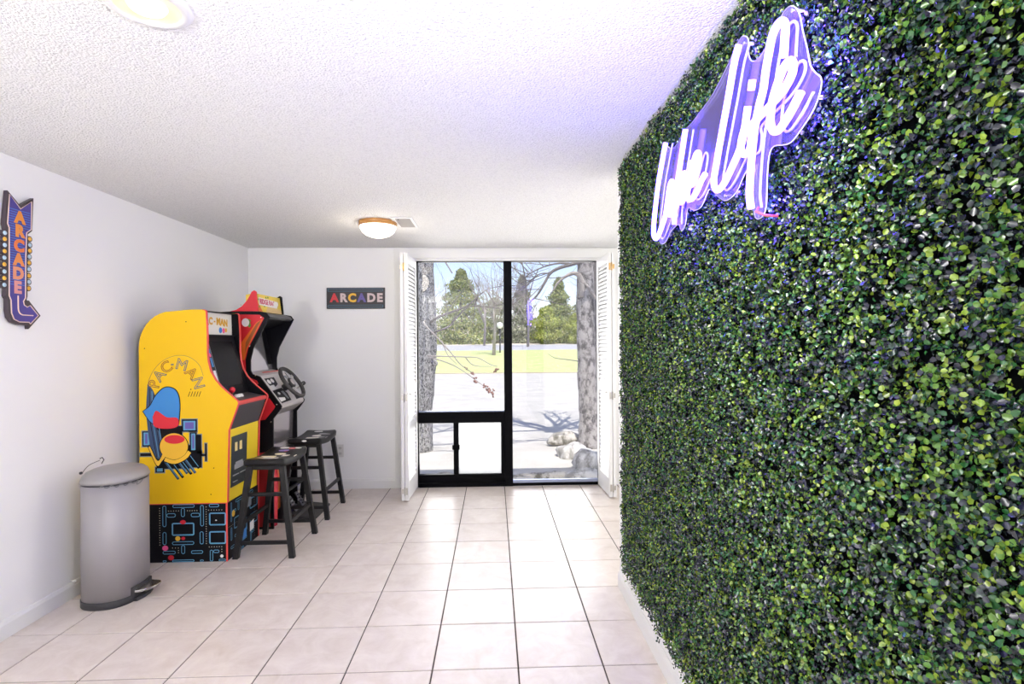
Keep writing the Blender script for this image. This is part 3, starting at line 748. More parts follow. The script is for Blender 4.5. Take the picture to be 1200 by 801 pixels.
disc(250, 397, .0165, .0165, 2); disc(293, 397, .013, .011, 3); disc(292, 270, .020, .014, 3); disc(150, 470, .020, .018, 4); disc(195, 545, .020, .017, 3); disc(600, 540, .011, .011, 5); disc(556, 260, .006, .004, 5)
split_build(m, 'riser_side_print', [SKYB, CREAM, GOLD, RED, PINK, WHITE], C1)
m = MB(); maze(m, YN+.02, 0, .45, RZ, 0, -1.834, 0)
dots(m, [(YN+.02+.02*k, .225) for k in range(12)] + [(YX-.07, .03+.018*k) for k in range(18)], 0, -1.834, .0022, 1)
m.prism(circ(YN+.09, .30, .022, n=20), 0, -1.834, -1.8332, 2)
for a, b, cc in ((YN+.33, .31, 3), (YN+.37, .12, 5), (YN+.25, .10, 6)): m.prism([(a-.03, b-.035), (a+.035, b-.03), (a+.035, b+.04), (a-.03, b+.03)], 0, -1.834, -1.8333, cc)
split_build(m, 'riser_front_print', [SKYB, CREAM, GOLD, GREYP, PINK, WHITE, BLUE], C1)
# body
yi0, yi1 = YN+T, YX-T
box('back_board', (-2.415, yi0, RZ), (-2.405, yi1, 1.46), BLACK, C1)
MB().prism([(a-.0, b-.004) for a, b in arc] + [(-1.99, 1.721), (-1.99, 1.716), (-2.19, 1.70)] + [(a+.012, b-.014) for a, b in arc[::-1]], 1, yi0, yi1).build('top_board', BLACK, C1)
# marquee
MX = -2.020
MB().prism([(MX-.05, 1.716), (MX, 1.716), (MX+.003, 1.556), (MX-.05, 1.556)], 1, yi0, yi1).build('marquee', mat('marquee_cream', (.80, .78, .70), .4), C1)
tm = basis((MX+.0035, (yi0+yi1)/2+.01, 1.650), (0, 1, .0), (-.02, 0, 1))
for k, ch in enumerate('PAC-MAN'):
    yy = yi0+.035+k*.053; zz = 1.655 - abs(k-3)*.004
    sz = .070 if ch != '-' else .05
    text('marquee_letter', ch, sz, basis((MX+.0040, yy, zz), (0, 1, 0), (-.02, 0, 1)), GOLD, C1, .0006, .0035)
    text('marquee_outline', ch, sz, basis((MX+.0042, yy, zz), (0, 1, 0), (-.02, 0, 1)), MAROON, C1, outline=.0009)
m = MB(); m.prism(circ(4.00, 1.59, .022, n=18), 0, MX+.003, MX+.0042, 0); m.prism(circ(4.045, 1.588, .017, .02, 18), 0, MX+.003, MX+.0045, 1); m.prism(circ(4.08, 1.592, .016, n=18), 0, MX+.003, MX+.0042, 2)
split_build(m, 'marquee_print', [BLUE, PINK, GOLD], C1)
# bezel + screen
O = Vector((-2.008, yi0, 1.556)); V_ = (Vector((-1.892, yi0, 1.120)) - O); HL = V_.length
box('marquee_valance', (-2.06, yi0, 1.545), (-1.99, yi1, 1.556), BLACK, C1)
Wd = yi1-yi0
m = MB(); m.frame([(0, 0), (Wd, 0), (Wd, -HL), (0, -HL)], O, (0, 1, 0), -V_, -.012, 0); m.build('bezel', BLACK, C1)
m = MB(); m.frame([(.07, -.05), (Wd-.05, -.05), (Wd-.05, -HL+.07), (.07, -HL+.07)], O, (0, 1, 0), -V_, 0, .0012); m.build('screen', SCREEN, C1)
m = MB()
def fq(a0, a1, b0, b1, mi, h=.0014): m.frame([(a0, -b1), (a1, -b1), (a1, -b0), (a0, -b0)], O, (0, 1, 0), -V_, 0, h, mi)
fq(.006, .062, .02, HL-.04, 0); fq(.012, .056, .025, HL-.045, 1, .0018); fq(.018, .05, HL-.19, HL-.06, 2, .0024); fq(.022, .046, .17, .235, 3, .0022)
m.frame(circ(.034, -.055, .015, .026, 14), O, (0, 1, 0), -V_, 0, .0024, 4); m.frame(circ(.034, -.115, .015, .03, 14), O, (0, 1, 0), -V_, 0, .0024, 3); m.frame(circ(.034, -.15, .012, .015, 14), O, (0, 1, 0), -V_, 0, .0028, 5)
m.build('bezel_print', [GREYP, BLACK, WHITE, BLUE, GOLD, PINK], C1)
# control deck
MB().prism([(-1.93, 1.125), (-1.772, 1.090), (-1.762, 1.072), (-1.93, 1.07)], 1, yi0, yi1).build('control_deck', DECKG, C1, .002)
MB().prism([(-1.776, 1.0925), (-1.762, 1.0905), (-1.755, 1.078), (-1.760, 1.064), (-1.768, 1.070)], 1, yi0, yi1).build('deck_trim', REDT, C1)
MB().prism([(-1.765, 1.066), (-1.823, .896), (-1.836, .896), (-1.780, 1.066)], 1, yi0, yi1).build('lower_deck_face', DECKG, C1)
MB().prism([(-1.823, .896), (-1.838, RZ), (-1.850, RZ), (-1.836, .896)], 1, yi0, yi1).build('front_panel', YELF, C1)
m = MB(); m.lathe([(.013, 0), (.013, .003), (.004, .004), (.004, .04), (.0005, .04)], (-1.845, 3.815, 1.106), 16); js = m.build('joystick', CHROME, C1)
MB().lathe([(.0005, .075), (.012, .071), (.0205, .060), (.0205, .048), (.012, .037), (.003, .034)], (-1.845, 3.815, 1.110), 20).build('joystick_ball', mat('ball_red', (.65, .01, .03), .2), js)
for yy in (3.885, 3.935):
    MB().lathe([(.021, -.002), (.021, .009), (.016, .012), (.016, .018), (.0005, .019)], (-1.845, yy, 1.108), 18).build('button', WHITE, C1)
# coin door
dz0, dz1, dy0, dy1 = .487, .842, 3.757, 3.985
def fx(z): return -1.8385 + (z-RZ)*(.0155/.498)
m = MB(); m.prism([(fx(dz0)-.002, dz0), (fx(dz1)-.002, dz1), (fx(dz1)+.005, dz1), (fx(dz0)+.005, dz0)], 1, dy0, dy1); cd = m.build('coin_door', mat('coin_door_dark', (.035, .045, .05), .4), C1, .002)
m = MB()
for a, b, z0, z1 in ((3.800, 3.832, .735, .795), (3.868, 3.900, .735, .795)): m.box((fx(.76)+.004, a, z0), (fx(.76)+.008, b, z1), 0)
for a, b, z0, z1 in ((3.80, 3.93, .605, .640), (3.815, 3.92, .64, .655)): m.box((fx(.62)+.0035, a, z0), (fx(.62)+.007, b, z1), 1)
for a, b, z0, z1 in ((3.78, 3.86, .565, .569), (3.885, 3.96, .565, .569), (3.78, 3.84, .520, .524), (3.78, 3.96, .815, .818)): m.box((fx(.55)+.002, a, z0), (fx(.7)+.0065, b, z1), 1)
m.build('coin_slot', [mat('slot_cream', (.85, .68, .30), .4), mat('silver_print', (.45, .47, .48), .35)], cd)
# side art : abstract shapes and an arched row of letters
YA = YN
a_ = MB()
def art(p, mi, h): a_.prism(p, 1, YA-h, YA, mi)
def arect(a, b, mi, h): art([(a[0], a[1]), (b[0], a[1]), (b[0], b[1]), (a[0], b[1])], mi, h)
for a, b in (((-2.131, .975), (-2.03, .892)), ((-2.078, .892), (-2.034, .755)), ((-2.034, .87), (-2.002, .74)), ((-2.396, .897), (-2.341, .793)), ((-2.30, .93), (-2.13, .64)), ((-2.31, .651), (-2.251, .615)), ((-2.13, .80), (-2.058, .64)), ((-2.058, .761), (-2.0, .646)), ((-2.41, .748), (-2.30, .728)), ((-1.977, .809), (-1.966, .689)), ((-2.015, .736), (-1.97, .724))):
    arect((a[0]-.006, a[1]+.006), (b[0]+.006, b[1]-.006), 0, .0004)
for a, b in (((-2.131, .975), (-2.03, .892)), ((-2.078, .885), (-2.034, .757)), ((-2.034, .87), (-2.002, .74)), ((-2.396, .897), (-2.341, .793)), ((-2.30, .93), (-2.13, .64)), ((-2.31, .651), (-2.251, .615)), ((-2.13, .80), (-2.058, .64)), ((-2.058, .761), (-2.0, .646)), ((-2.41, .748), (-2.30, .728)), ((-1.977, .809), (-1.966, .689)), ((-2.015, .736), (-1.97, .724))):
    arect(a, b, 1, .0007)
for (a, b, c1) in (((-2.122, .965), (-2.04, .900), 2), ((-2.110, .955), (-2.052, .910), 3), ((-2.070, .878), (-2.042, .765), 2), ((-2.062, .868), (-2.050, .775), 3), ((-2.388, .889), (-2.348, .803), 2), ((-2.376, .880), (-2.362, .812), 3), ((-2.30, .643), (-2.262, .622), 2)):
    arect(a, b, c1, .0010 + (.0003 if c1 == 3 else 0))
art(cat2([(-2.359, 1.218), (-2.322, 1.174), (-2.301, 1.086), (-2.313, .945), (-2.271, .868), (-2.261, .715), (-2.304, .694), (-2.346, .804), (-2.371, 1.033)], 4), 4, .0011)
for k in range(5): art(ribbon([(-2.345+.016*k, 1.19-.02*k), (-2.345+.018*k, .98), (-2.315+.016*k, .80), (-2.30+.013*k, .72)], .004), 2 if k % 2 else 1, .0014)
for k, (xa, za) in enumerate(((-2.156, .567), (-2.125, .577), (-2.097, .604), (-2.07, .600), (-2.043, .608), (-2.018, .640))):
    art(ribbon([(xa-.09, za+.125), (xa, za)], .017), 4 if k % 2 == 0 else 1, .0010 + .0001*k); art(ribbon([(xa-.085, za+.125), (xa-.004, za+.012)], .004), 2, .0018)
art(cat2([(-2.395, 1.033), (-2.345, 1.075), (-2.310, 1.14), (-2.258, 1.192), (-2.21, 1.200), (-2.164, 1.174), (-2.141, 1.106), (-2.144, .986), (-2.164, .921), (-2.238, .917), (-2.334, .951), (-2.395, 1.033)], 4)[:-1], 1, .0020)
art(cat2([(-2.389, 1.033), (-2.342, 1.070), (-2.306, 1.135), (-2.256, 1.186), (-2.21, 1.194), (-2.168, 1.170), (-2.147, 1.106), (-2.150, .988), (-2.169, .926), (-2.238, .922), (-2.332, .955), (-2.389, 1.033)], 4)[:-1], 5, .0023)
art(cat2([(-2.325, .995), (-2.302, 1.037), (-2.259, 1.01), (-2.227, .990), (-2.160, .985), (-2.158, .930), (-2.228, .913), (-2.313, .929), (-2.325, .995)], 4)[:-1], 6, .0026)
art(circ(-2.185, .792, .098, .094, 36), 1, .0022); art(circ(-2.185, .792, .0935, .0895, 36), 7, .0026)
art(cat2([(-2.36, .79), (-2.30, .655), (-2.265, .68), (-2.22, .745), (-2.245, .78), (-2.29, .705), (-2.345, .80), (-2.36, .79)], 4)[:-1], 1, .0023); art(cat2([(-2.353, .785), (-2.30, .665), (-2.268, .69), (-2.23, .742), (-2.247, .768), (-2.292, .693), (-2.343, .79), (-2.353, .785)], 4)[:-1], 7, .0028)
art(ribbon(cat2([(-2.25, .705), (-2.18, .685), (-2.11, .715), (-2.075, .76)], 4), .034), 1, .0029); art(ribbon(cat2([(-2.246, .705), (-2.18, .686), (-2.112, .716), (-2.08, .755)], 4), .026), 7, .0032)
art(circ(-2.18, .840, .068, .030, 28), 6, .0033)
art(ribbon(cat2([(-2.358, 1.195), (-2.349, 1.247), (-2.314, 1.317), (-2.254, 1.377), (-2.169, 1.411), (-2.083, 1.402), (-2.015, 1.349), (-1.985, 1.27)], 5), .0035), 8, .0006)
for k in range(5): art(ribbon([(-2.075+.018*k, 1.165), (-2.088+.018*k, 1.130)], .004), 1, .0006)
for p in ((-2.377, 1.461), (-2.099, 1.642), (-1.92, .64), (-1.94, .46), (-2.07, 1.18)): art(circ(p[0], p[1], .004, n=10), 1, .0006)
split_build(a_, 'side_art', [GREYP, BLACK, SKYB, PURP, NAVY, BLUE, RED, GOLD, mat('art_line', (.30, .20, .05), .5)], C1)
for ch, (x, z), ang, cc in zip('PAC-MAN', [(-2.311, 1.216), (-2.278, 1.275), (-2.232, 1.330), (-2.193, 1.355), (-2.130, 1.345), (-2.067, 1.290), (-2.022, 1.222)], (80, 52, 30, 5, -15, -45, -75), (MAROON, SKYB, MAROON, PURP, SKYB, MAROON, SKYB)):
    ra = math.radians(ang)
    text('art_letter', ch, .104 if ch != '-' else .06, basis((x, YA-.001, z), (math.cos(ra), 0, math.sin(ra)), (-math.sin(ra), 0, math.cos(ra))), MAROON if cc is MAROON else mat('outline_blue', (.03, .10, .25), .5), C1, outline=.0022)

# ------------------------------------------------------------ racing arcade cabinet
C2 = empty('racing_arcade_cabinet', (-2.1, 4.6, 0)); tag(C2, 'black and red racing arcade cabinet with steering wheel and yellow marquee', 'arcade cabinet')
N0, N1, F0, F1 = 4.330, 4.348, 4.842, 4.860
pf = [(-2.44, 0), (-2.44, 1.70), (-2.40, 1.735), (-2.06, 1.752), (-1.873, 1.748), (-1.822, 1.738), (-1.797, 1.705), (-1.925, 1.459), (-1.950, 1.36), (-1.950, 1.275), (-1.935, 1.245), (-1.877, 1.226), (-1.706, .985), (-1.712, .965), (-1.774, .884), (-1.776, .60), (-1.776, 0)]
fin = [(-2.11, 1.750), (-2.06, 1.762), (-2.015, 1.790), (-1.972, 1.839), (-1.950, 1.878), (-1.937, 1.906), (-1.917, 1.918), (-1.901, 1.906), (-1.887, 1.750)]
for a, b in ((N0, N1), (F0, F1)):
    MB().prism(pf, 1, a, b).build('side_panel', BLACK, C2, .002)
m = MB(); m.prism(fin, 1, N0, N1); o = m.build('marquee_fin', RED, C2, .001); 
m = MB(); m.prism(fin, 1, F0, F1); o = m.build('marquee_fin', BLACK, C2, .001); o['label'] = 'black inner face of far fin'
# red art on the near side, inset from the edge
def bigart(p, m, h, nm='side_art', par=C2): return MB().prism(p, 1, N0-h, N0).build(nm, m, par)
bigart([(-2.42, 1.05), (-2.42, 1.70), (-2.06, 1.725), (-1.875, 1.722), (-1.838, 1.695), (-1.965, 1.455), (-1.988, 1.36), (-1.985, 1.26), (-1.96, 1.22), (-1.90, 1.195), (-1.885, 1.17), (-2.05, 1.05)], RED, .0008)
m = MB(); m.prism([(-1.848, 1.690), (-1.972, 1.455), (-1.995, 1.36), (-2.03, 1.36), (-2.02, 1.50), (-1.90, 1.66)], 1, N0-.0012, N0, 0); m.prism([(-1.862, 1.68), (-1.978, 1.455), (-1.990, 1.42), (-1.985, 1.50), (-1.90, 1.65)], 1, N0-.0015, N0, 1)
m.prism(circ(-1.985, 1.66, .030, .034, 16), 1, N0-.002, N0, 2); m.prism(circ(-1.965, 1.672, .022, .016, 14), 1, N0-.0017, N0, 3); m.prism(circ(-1.955, 1.640, .012, .02, 12), 1, N0-.0017, N0, 3)
m.build('side_flame_art', [ORNG, mat('brown_print', (.30, .09, .02), .5), WHITE, GREEN], C2)
bigart([(-1.985, 1.10), (-1.88, 1.06), (-1.80, 1.05), (-1.755, .985), (-1.765, .965), (-1.835, .88), (-1.91, .87), (-1.99, .95)], RED, .0009, 'side_red_patch')
bigart([(-2.42, .55), (-1.83, .62), (-1.80, .60), (-1.80, .02), (-2.42, .02)], mat('dark_red_print', (.42, .02, .025), .4), .0009, 'side_lower_art')
m = MB()
for x, z in ((-1.862, 1.70), (-1.955, 1.47), (-1.91, 1.235), (-1.745, 1.0), (-1.79, .86), (-1.80, .50), (-2.02, 1.80)):
    m.lathe([(.005, 0), (.004, .002), (.0005, .003)], (x, N0-.001, z), 10, axis=(0, -1, 0))
m.build('screw', CHROME, C2)
# marquee, hood, monitor, console
MB().prism([(-1.990, 1.750), (-1.990, 1.885), (-1.918, 1.897), (-1.900, 1.752)], 1, N1, F0).build('marquee_box', mat('marquee_yellow', (.80, .60, .08), .4, vary=.25, vscale=7), C2)
Om = Vector((-1.900, N1, 1.752)); Vm = Vector((-.018, 0, .145))
m = MB(); Wm = F0-N1
m.frame([(.0, .0), (.10, 0), (.06, .05), (0, .09)], Om, (0, 1, 0), Vm, 0, .0008, 0); m.frame([(.0, .095), (.06, .12), (.05, .144), (0, .144)], Om, (0, 1, 0), Vm, 0, .0008, 1)
m.frame([(.16, .0), (Wm, .0), (Wm, .035), (.22, .055)], Om, (0, 1, 0), Vm, 0, .0008, 2)
for a, b in ((.05, .10), (.05, .04), (.20, .125), (.24, .13), (.38, .10), (.15, .05)): m.frame(circ(a, b, .012, .008, 10), Om, (0, 1, 0), Vm, 0, .0012, 3)
m.frame([(.05, .055), (.40, .045), (.44, .085), (.43, .105), (.06, .118)], Om, (0, 1, 0), Vm, 0, .0016, 4)
split_build(m, 'marquee_print', [ORNG, mat('lime_print', (.45, .60, .05), .5), mat('sand_print', (.72, .52, .25), .5), GREEN, WHITE], C2)
nn = Vector((0, 1, 0)).cross(Vm.normalized())
text('marquee_letter', 'RIDGE RACER', .058, basis(Om + Vector((0, .245, 0)) + Vm.normalized()*.082 + nn*.0022, (0, 1, -.02), Vm), mat('letter_red', (.62, .10, .18), .5), C2, .0005, .002, sx=1.02)
MB().prism([(-2.40, 1.735), (-1.873, 1.745), (-1.825, 1.732), (-1.803, 1.705), (-1.825, 1.690), (-1.90, 1.712), (-2.40, 1.71)], 1, N1, F0).build('hood', mat('hood_black', (.02, .018, .022), .35), C2)
MB().prism([(-1.825, 1.690), (-1.90, 1.712), (-2.07, 1.62), (-2.05, 1.61)], 1, N1, F0).build('hood_underside', BLACK, C2)
MB().prism([(-2.070, 1.615), (-2.050, 1.615), (-1.985, 1.262), (-2.005, 1.262)], 1, N1, F0).build('monitor', MONITOR, C2)
m = MB(); m.prism([(-2.049, 1.613), (-2.046, 1.613), (-1.988, 1.31), (-1.9925, 1.31)], 1, F0-.09, F0); m.build('monitor_side_mask', BLACK, C2)
MB().prism([(-2.005, 1.262), (-1.935, 1.245), (-1.930, 1.238), (-2.005, 1.24)], 1, N1, F0).build('console_ledge', mat('ledge_grey', (.30, .27, .28), .3), C2)
MB().prism([(-1.992, 1.262), (-1.935, 1.248), (-1.880, 1.230), (-1.710, .990), (-1.714, .968), (-1.74, .968), (-1.90, 1.19), (-1.992, 1.235)], 1, N1, F0).build('console', mat('console_silver', (.60, .56, .55), .35, metal=.2), C2)
MB().prism([(-1.940, 1.252), (-1.928, 1.250), (-1.928, 1.240), (-1.940, 1.240)], 1, N1+.17, F0).build('console_trim', REDT, C2)
Oc = Vector((-1.880, N1, 1.230)); Vc = Vector((.170, 0, -.240)); LC = Vc.length; Uc = Vector((0, 1, 0))
# frame with U=+y, V=-Vc so normal = U x V points up and out
m = MB()
def cf(p, mi, h): m.frame([(a, -b) for a, b in p], Oc, Uc, -Vc, 0, h, mi)
cf([(.03, .03), (.22, .03), (.20, .10), (.13, .12), (.04, .10)], 0, .0008); cf(circ(.075, .065, .030, .022, 18), 1, .0012); cf(circ(.145, .06, .028, .02, 18), 1, .0012); cf([(.06, .10), (.12, .10), (.11, .14), (.05, .135)], 2, .0012)
cf([(.02, .15), (.22, .14), (.26, .20), (.24, .27), (.03, .275)], 0, .0008); cf(circ(.10, .185, .022, .013, 16), 2, .0013); cf([(.035, .22), (.15, .23), (.14, .255), (.035, .262)], 1, .0013); cf([(.16, .17), (.21, .17), (.22, .25), (.19, .25)], 3, .0013)
cf([(.40, .03), (.48, .03), (.48, .12), (.42, .10)], 3, .0008); cf([(.36, .23), (.47, .22), (.48, .27), (.35, .275)], 0, .0008)
split_build(m, 'console_print', [BLACK, WHITE, mat('silver_light', (.6, .6, .6), .4), GREYP], C2)
# steering wheel
nW = Uc.cross(-Vc.normalized()); wc = Vector((-1.795, 4.610, 1.110)) + nW*.085
a1 = Vector((0, 1, 0)); a2 = Vc.normalized()
rim = [wc + (a1*math.cos(2*PI*k/36) + a2*math.sin(2*PI*k/36))*.142 for k in range(36)]
sw_ = MB(); sw_.tube(rim, .0165, 12, closed=True); sw = sw_.build('steering_wheel', RUBBER, C2)
m = MB()
for an in (0, 120, 240):
    an = math.radians(an+90)
    d1 = a1*math.cos(an) + a2*math.sin(an); d2 = nW.cross(d1)
    p0, p1 = wc + d1*.02 - nW*.010, wc + d1*.136
    m.loft([[p0+d2*.024, p0-d2*.024, p0-d2*.024-nW*.006, p0+d2*.024-nW*.006], [p1+d2*.013, p1-d2*.013, p1-d2*.013-nW*.006, p1+d2*.013-nW*.006]], smooth=False)
m.build('spoke', mat('spoke_silver', (.55, .53, .53), .3, metal=.6), sw)
m = MB(); m.lathe([(.030, -.085), (.030, -.03), (.045, -.020), (.045, .002), (.038, .006), (.0005, .007)], wc, 24, axis=nW); m.build('hub', DARKP, sw)
m = MB(); m.lathe([(.030, .006), (.028, .010), (.0005, .011)], wc, 20, axis=nW); m.build('hub_cap', mat('hub_badge', (.55, .5, .5), .3, metal=.5), sw)
# shifter
p0 = Vector((-1.775, 4.800, 1.075)); p1 = p0 + nW*.06 + Vector((.02, 0, .02))
MB().tube([p0, p1], .006, 10).build('shifter_stem', CHROME, C2)
MB().lathe([(.0005, .030), (.014, .026), (.019, .012), (.017, -.004), (.008, -.012)], p1, 16, axis=nW).build('shifter_knob', DARKP, C2)
# front and base
MB().prism([(-1.815, .905), (-1.805, .905), (-1.815, .50), (-1.825, .50)], 1, N1, F0).build('front_panel', GLOSSPANEL, C2)
MB().prism([(-1.74, .968), (-1.714, .968), (-1.80, .90), (-1.825, .90)], 1, N1, F0).build('under_console', mat('under_grey', (.35, .32, .32), .35), C2)
box('lower_panel', (-1.85, N1, .0), (-1.825, F0, .50), SCREEN, C2)
m = MB(); ringc = []
for z, r in ((0.0, .040), (.10, .042), (.38, .050), (.50, .034)):
    ringc.append([(-1.823 + r*math.cos(t)*.9, 4.425 + r*1.1*math.sin(t), z) for t in [-PI/2 + PI*k/12 for k in range(13)]] + [(-1.824, 4.425, z)])
m.loft(ringc); m.build('red_column', mat('red_gloss', (.75, .05, .07), .25), C2)
m = MB(); m.box((-1.8245, 4.52, .10), (-1.822, 4.58, .48)); m.prism([(4.52, .10), (4.56, .10), (4.60, .48), (4.53, .48)], 0, -1.8245, -1.820); m.build('lower_print', ORNG, C2)
m = MB(); m.box((-2.42, N1, .02), (-2.40, F0, 1.735)); m.build('back_board', BLACK, C2)
# pedal unit
PD = empty('foot_pedal_unit', (-1.66, 4.76, 0)); tag(PD, 'black foot pedal unit on the floor in front of the racing cabinet', 'pedals')
MB().prism([(-1.815, 0), (-1.515, 0), (-1.515, .018), (-1.80, .05), (-1.815, .05)], 1, 4.57, 4.95).build('base_plate', RUBBER, PD, .003)
for yy in (4.67, 4.83):
    m = MB(); m.loft([[(-1.72, yy-.035, .05), (-1.72, yy+.035, .05), (-1.71, yy+.035, .043), (-1.71, yy-.035, .043)], [(-1.79, yy-.03, .16), (-1.79, yy+.03, .16), (-1.78, yy+.03, .165), (-1.78, yy-.03, .165)]], smooth=False)
    p = m.build('pedal', mat('pedal_grey', (.14, .14, .15), .35, metal=.5), PD, .002)
    m = MB()
    for k in range(4): z = .065+.024*k; x = -1.710-.017*k; m.box((x-.012, yy-.025, z), (x+.004, yy+.025, z+.006))
    m.build('pedal_ridge', DARKP, p)

# ------------------------------------------------------------ saddle stools
def make_stool(cx, cy, ztop=.69):
    root = empty('saddle_stool', (cx, cy, 0))
    # seat: saddle along y, rounded section
    rings = []; hx = .137
    for k in range(17):
        t = -1 + 2*k/16; y = cy + t*.243
        sag = .024*(1-abs(t)**1.8); th = .040 if abs(t) < .9 else .040-.006*(abs(t)-.9)/.1
        zt = ztop - sag; zb = zt - th - (.010 if abs(t) < .95 else .0)
        if k in (0, 16): zt -= .006
        w = hx - (.006 if k in (0, 16) else 0)
        rings.append([(cx-w, y, zb), (cx+w, y, zb), (cx+w+.002, y, zb+.012), (cx+w, y, zt-.010), (cx+w-.010, y, zt), (cx+.05, y, zt-.004), (cx, y, zt-.005), (cx-.05, y, zt-.004), (cx-w+.010, y, zt), (cx-w, y, zt-.010), (cx-w-.002, y, zb+.012)])
    m = MB(); m.loft(rings); m.build('seat', WOODB, root)
    tops = []; LW = .019
    def legpos(sx, sy, z):
        f = 1 - z/(ztop-.05)
        return cx + sx*(.110 + .083*f), cy + sy*(.193 + .042*f)
    for sx, sy in ((-1, -1), (1, -1), (1, 1), (-1, 1)):
        rr = []
        for z in (0, ztop-.058):
            x, y = legpos(sx, sy, z); rr.append([(x-LW, y-LW, z), (x+LW, y-LW, z), (x+LW, y+LW, z), (x-LW, y+LW, z)])
        m = MB(); m.loft(rr, smooth=False); m.build('leg', WOODB, root, .003)
    def bar(s0, s1, z, hh=.013, ww=.010):
        x0, y0 = legpos(*s0, z); x1, y1 = legpos(*s1, z); d = Vector((x1-x0, y1-y0, 0)).normalized(); q = Vector((-d.y, d.x, 0))*ww
        a = Vector((x0, y0, z)) + d*.015; b = Vector((x1, y1, z)) - d*.015
        m = MB(); m.loft([[a+q+Vector((0, 0, -hh)), a-q+Vector((0, 0, -hh)), a-q+Vector((0, 0, hh)), a+q+Vector((0, 0, hh))], [b+q+Vector((0, 0, -hh)), b-q+Vector((0, 0, -hh)), b-q+Vector((0, 0, hh)), b+q+Vector((0, 0, hh))]], smooth=False)
        m.build('stretcher', WOODB, root, .002)
    for sy in (-1, 1): bar((-1, sy), (1, sy), .435); bar((-1, sy), (1, sy), .105)
    for sx in (-1, 1): bar((sx, -1), (sx, 1), .235)
    # apron under the seat ends
    for sy in (-1, 1): box('apron', (cx-.105, cy+sy*.193-.010, ztop-.085), (cx+.105, cy+sy*.193+.010, ztop-.055), WOODB, root, .002)
    return root
def sticker(root, x, y, rx, ry, m, shape='round', zt=.69, rot=0.):
    cx, cy = root.location.x, root.location.y
    t = abs((y-cy)/.243); z = zt - .024*(1-min(t, 1)**1.8) - .003
    rx *= 1.15; ry *= 1.25
    p = circ(0, 0, rx, ry, 16) if shape == 'round' else [(-rx, -ry), (rx, -ry), (rx, ry), (-rx, ry)]
    c, s_ = math.cos(rot), math.sin(rot)
    p = [(x+a*c-b*s_, y+a*s_+b*c) for a, b in p]
    MB().prism(p, 2, z-.002, z+.0012).build('sticker', m, root)
W_, CR, PK, PUR, YL = mat('sticker_white', (.9, .88, .86), .5), mat('sticker_cream', (.85, .80, .72), .5), mat('sticker_pink', (.75, .20, .22), .5), mat('sticker_purple', (.30, .22, .55), .5), mat('sticker_yellow', (.85, .76, .55), .5)
s1 = make_stool(-1.603, 3.983); tag(s1, 'black wooden saddle stool with colourful round stickers in front of the yellow cabinet', 'stool', 'saddle stools at the arcade cabinets')
s2 = copy_tree(s1, (-1.607, 4.778, 0)); s2['label'] = 'black wooden saddle stool behind, nearer the window, with pale stickers'
for x, y, rx, ry, m, sh in ((-1.675, 3.87, .05, .014, YL, 'r'), (-1.655, 3.935, .05, .02, YL, 'rect'), (-1.60, 3.855, .045, .013, CR, 'rect'), (-1.60, 4.035, .036, .024, YL, 'r'), (-1.609, 4.125, .034, .024, PUR, 'r'), (-1.625, 4.185, .030, .018, W_, 'r'), (-1.514, 3.975, .042, .02, CR, 'rect'), (-1.565, 4.175, .022, .022, PK, 'r'), (-1.517, 4.185, .024, .022, W_, 'r'), (-1.590, 4.110, .012, .010, PK, 'r')):
    sticker(s1, x, y, rx, ry, m, 'round' if sh == 'r' else 'rect')
for x, y, rx, ry, m, sh in ((-1.62, 4.965, .034, .02, W_, 'r'), (-1.59, 4.82, .034, .03, CR, 'r'), (-1.535, 4.89, .045, .025, mat('sticker_grey', (.35, .34, .34), .5), 'rect'), (-1.585, 4.69, .045, .02, CR, 'rect'), (-1.52, 4.72, .04, .028, mat('sticker_grey', ()), 'rect')):
    sticker(s2, x, y, rx, ry, m, 'round' if sh == 'r' else 'rect')
MB().prism(circ(-1.60, .668, .020, .008, 14), 1, 4.533, 4.536).build('sticker', W_, s2)

# ------------------------------------------------------------ pedal bin
BX, BY = -2.238, 3.222
bn = empty('pedal_bin', (BX, BY, 0)); tag(bn, 'tall grey metal pedal bin with domed lid against the left wall', 'trash can')
def oval(rx, ry, z, n=48, e=2.35):
    o = []
    for k in range(n):
        t = 2*PI*k/n; c, s_ = math.cos(t), math.sin(t)
        o.append((BX + rx*math.copysign(abs(c)**(2/e), c), BY + ry*math.copysign(abs(s_)**(2/e), s_), z))
    return o
RX, RY = .148, .172
MB().loft([oval(RX, RY, .040), oval(RX, RY, .688)]).build('body', STEEL, bn)
MB().loft([oval(RX+.002, RY+.002, 0), oval(RX+.004, RY+.004, .004), oval(RX+.004, RY+.004, .036), oval(RX+.001, RY+.001, .041)]).build('base_ring', DARKP, bn)
MB().loft([oval(RX-.004, RY-.004, .686), oval(RX-.004, RY-.004, .699)]).build('rim_gasket', DARKP, bn)
MB().loft([oval(RX+.003, RY+.003, .698), oval(RX+.004, RY+.004, .712), oval(RX, RY, .722), oval(RX*.96, RY*.96, .738), oval(RX*.87, RY*.87, .753), oval(RX*.70, RY*.70, .765), oval(RX*.45, RY*.45, .772), oval(RX*.2, RY*.2, .775)]).build('lid', LIDG, bn)
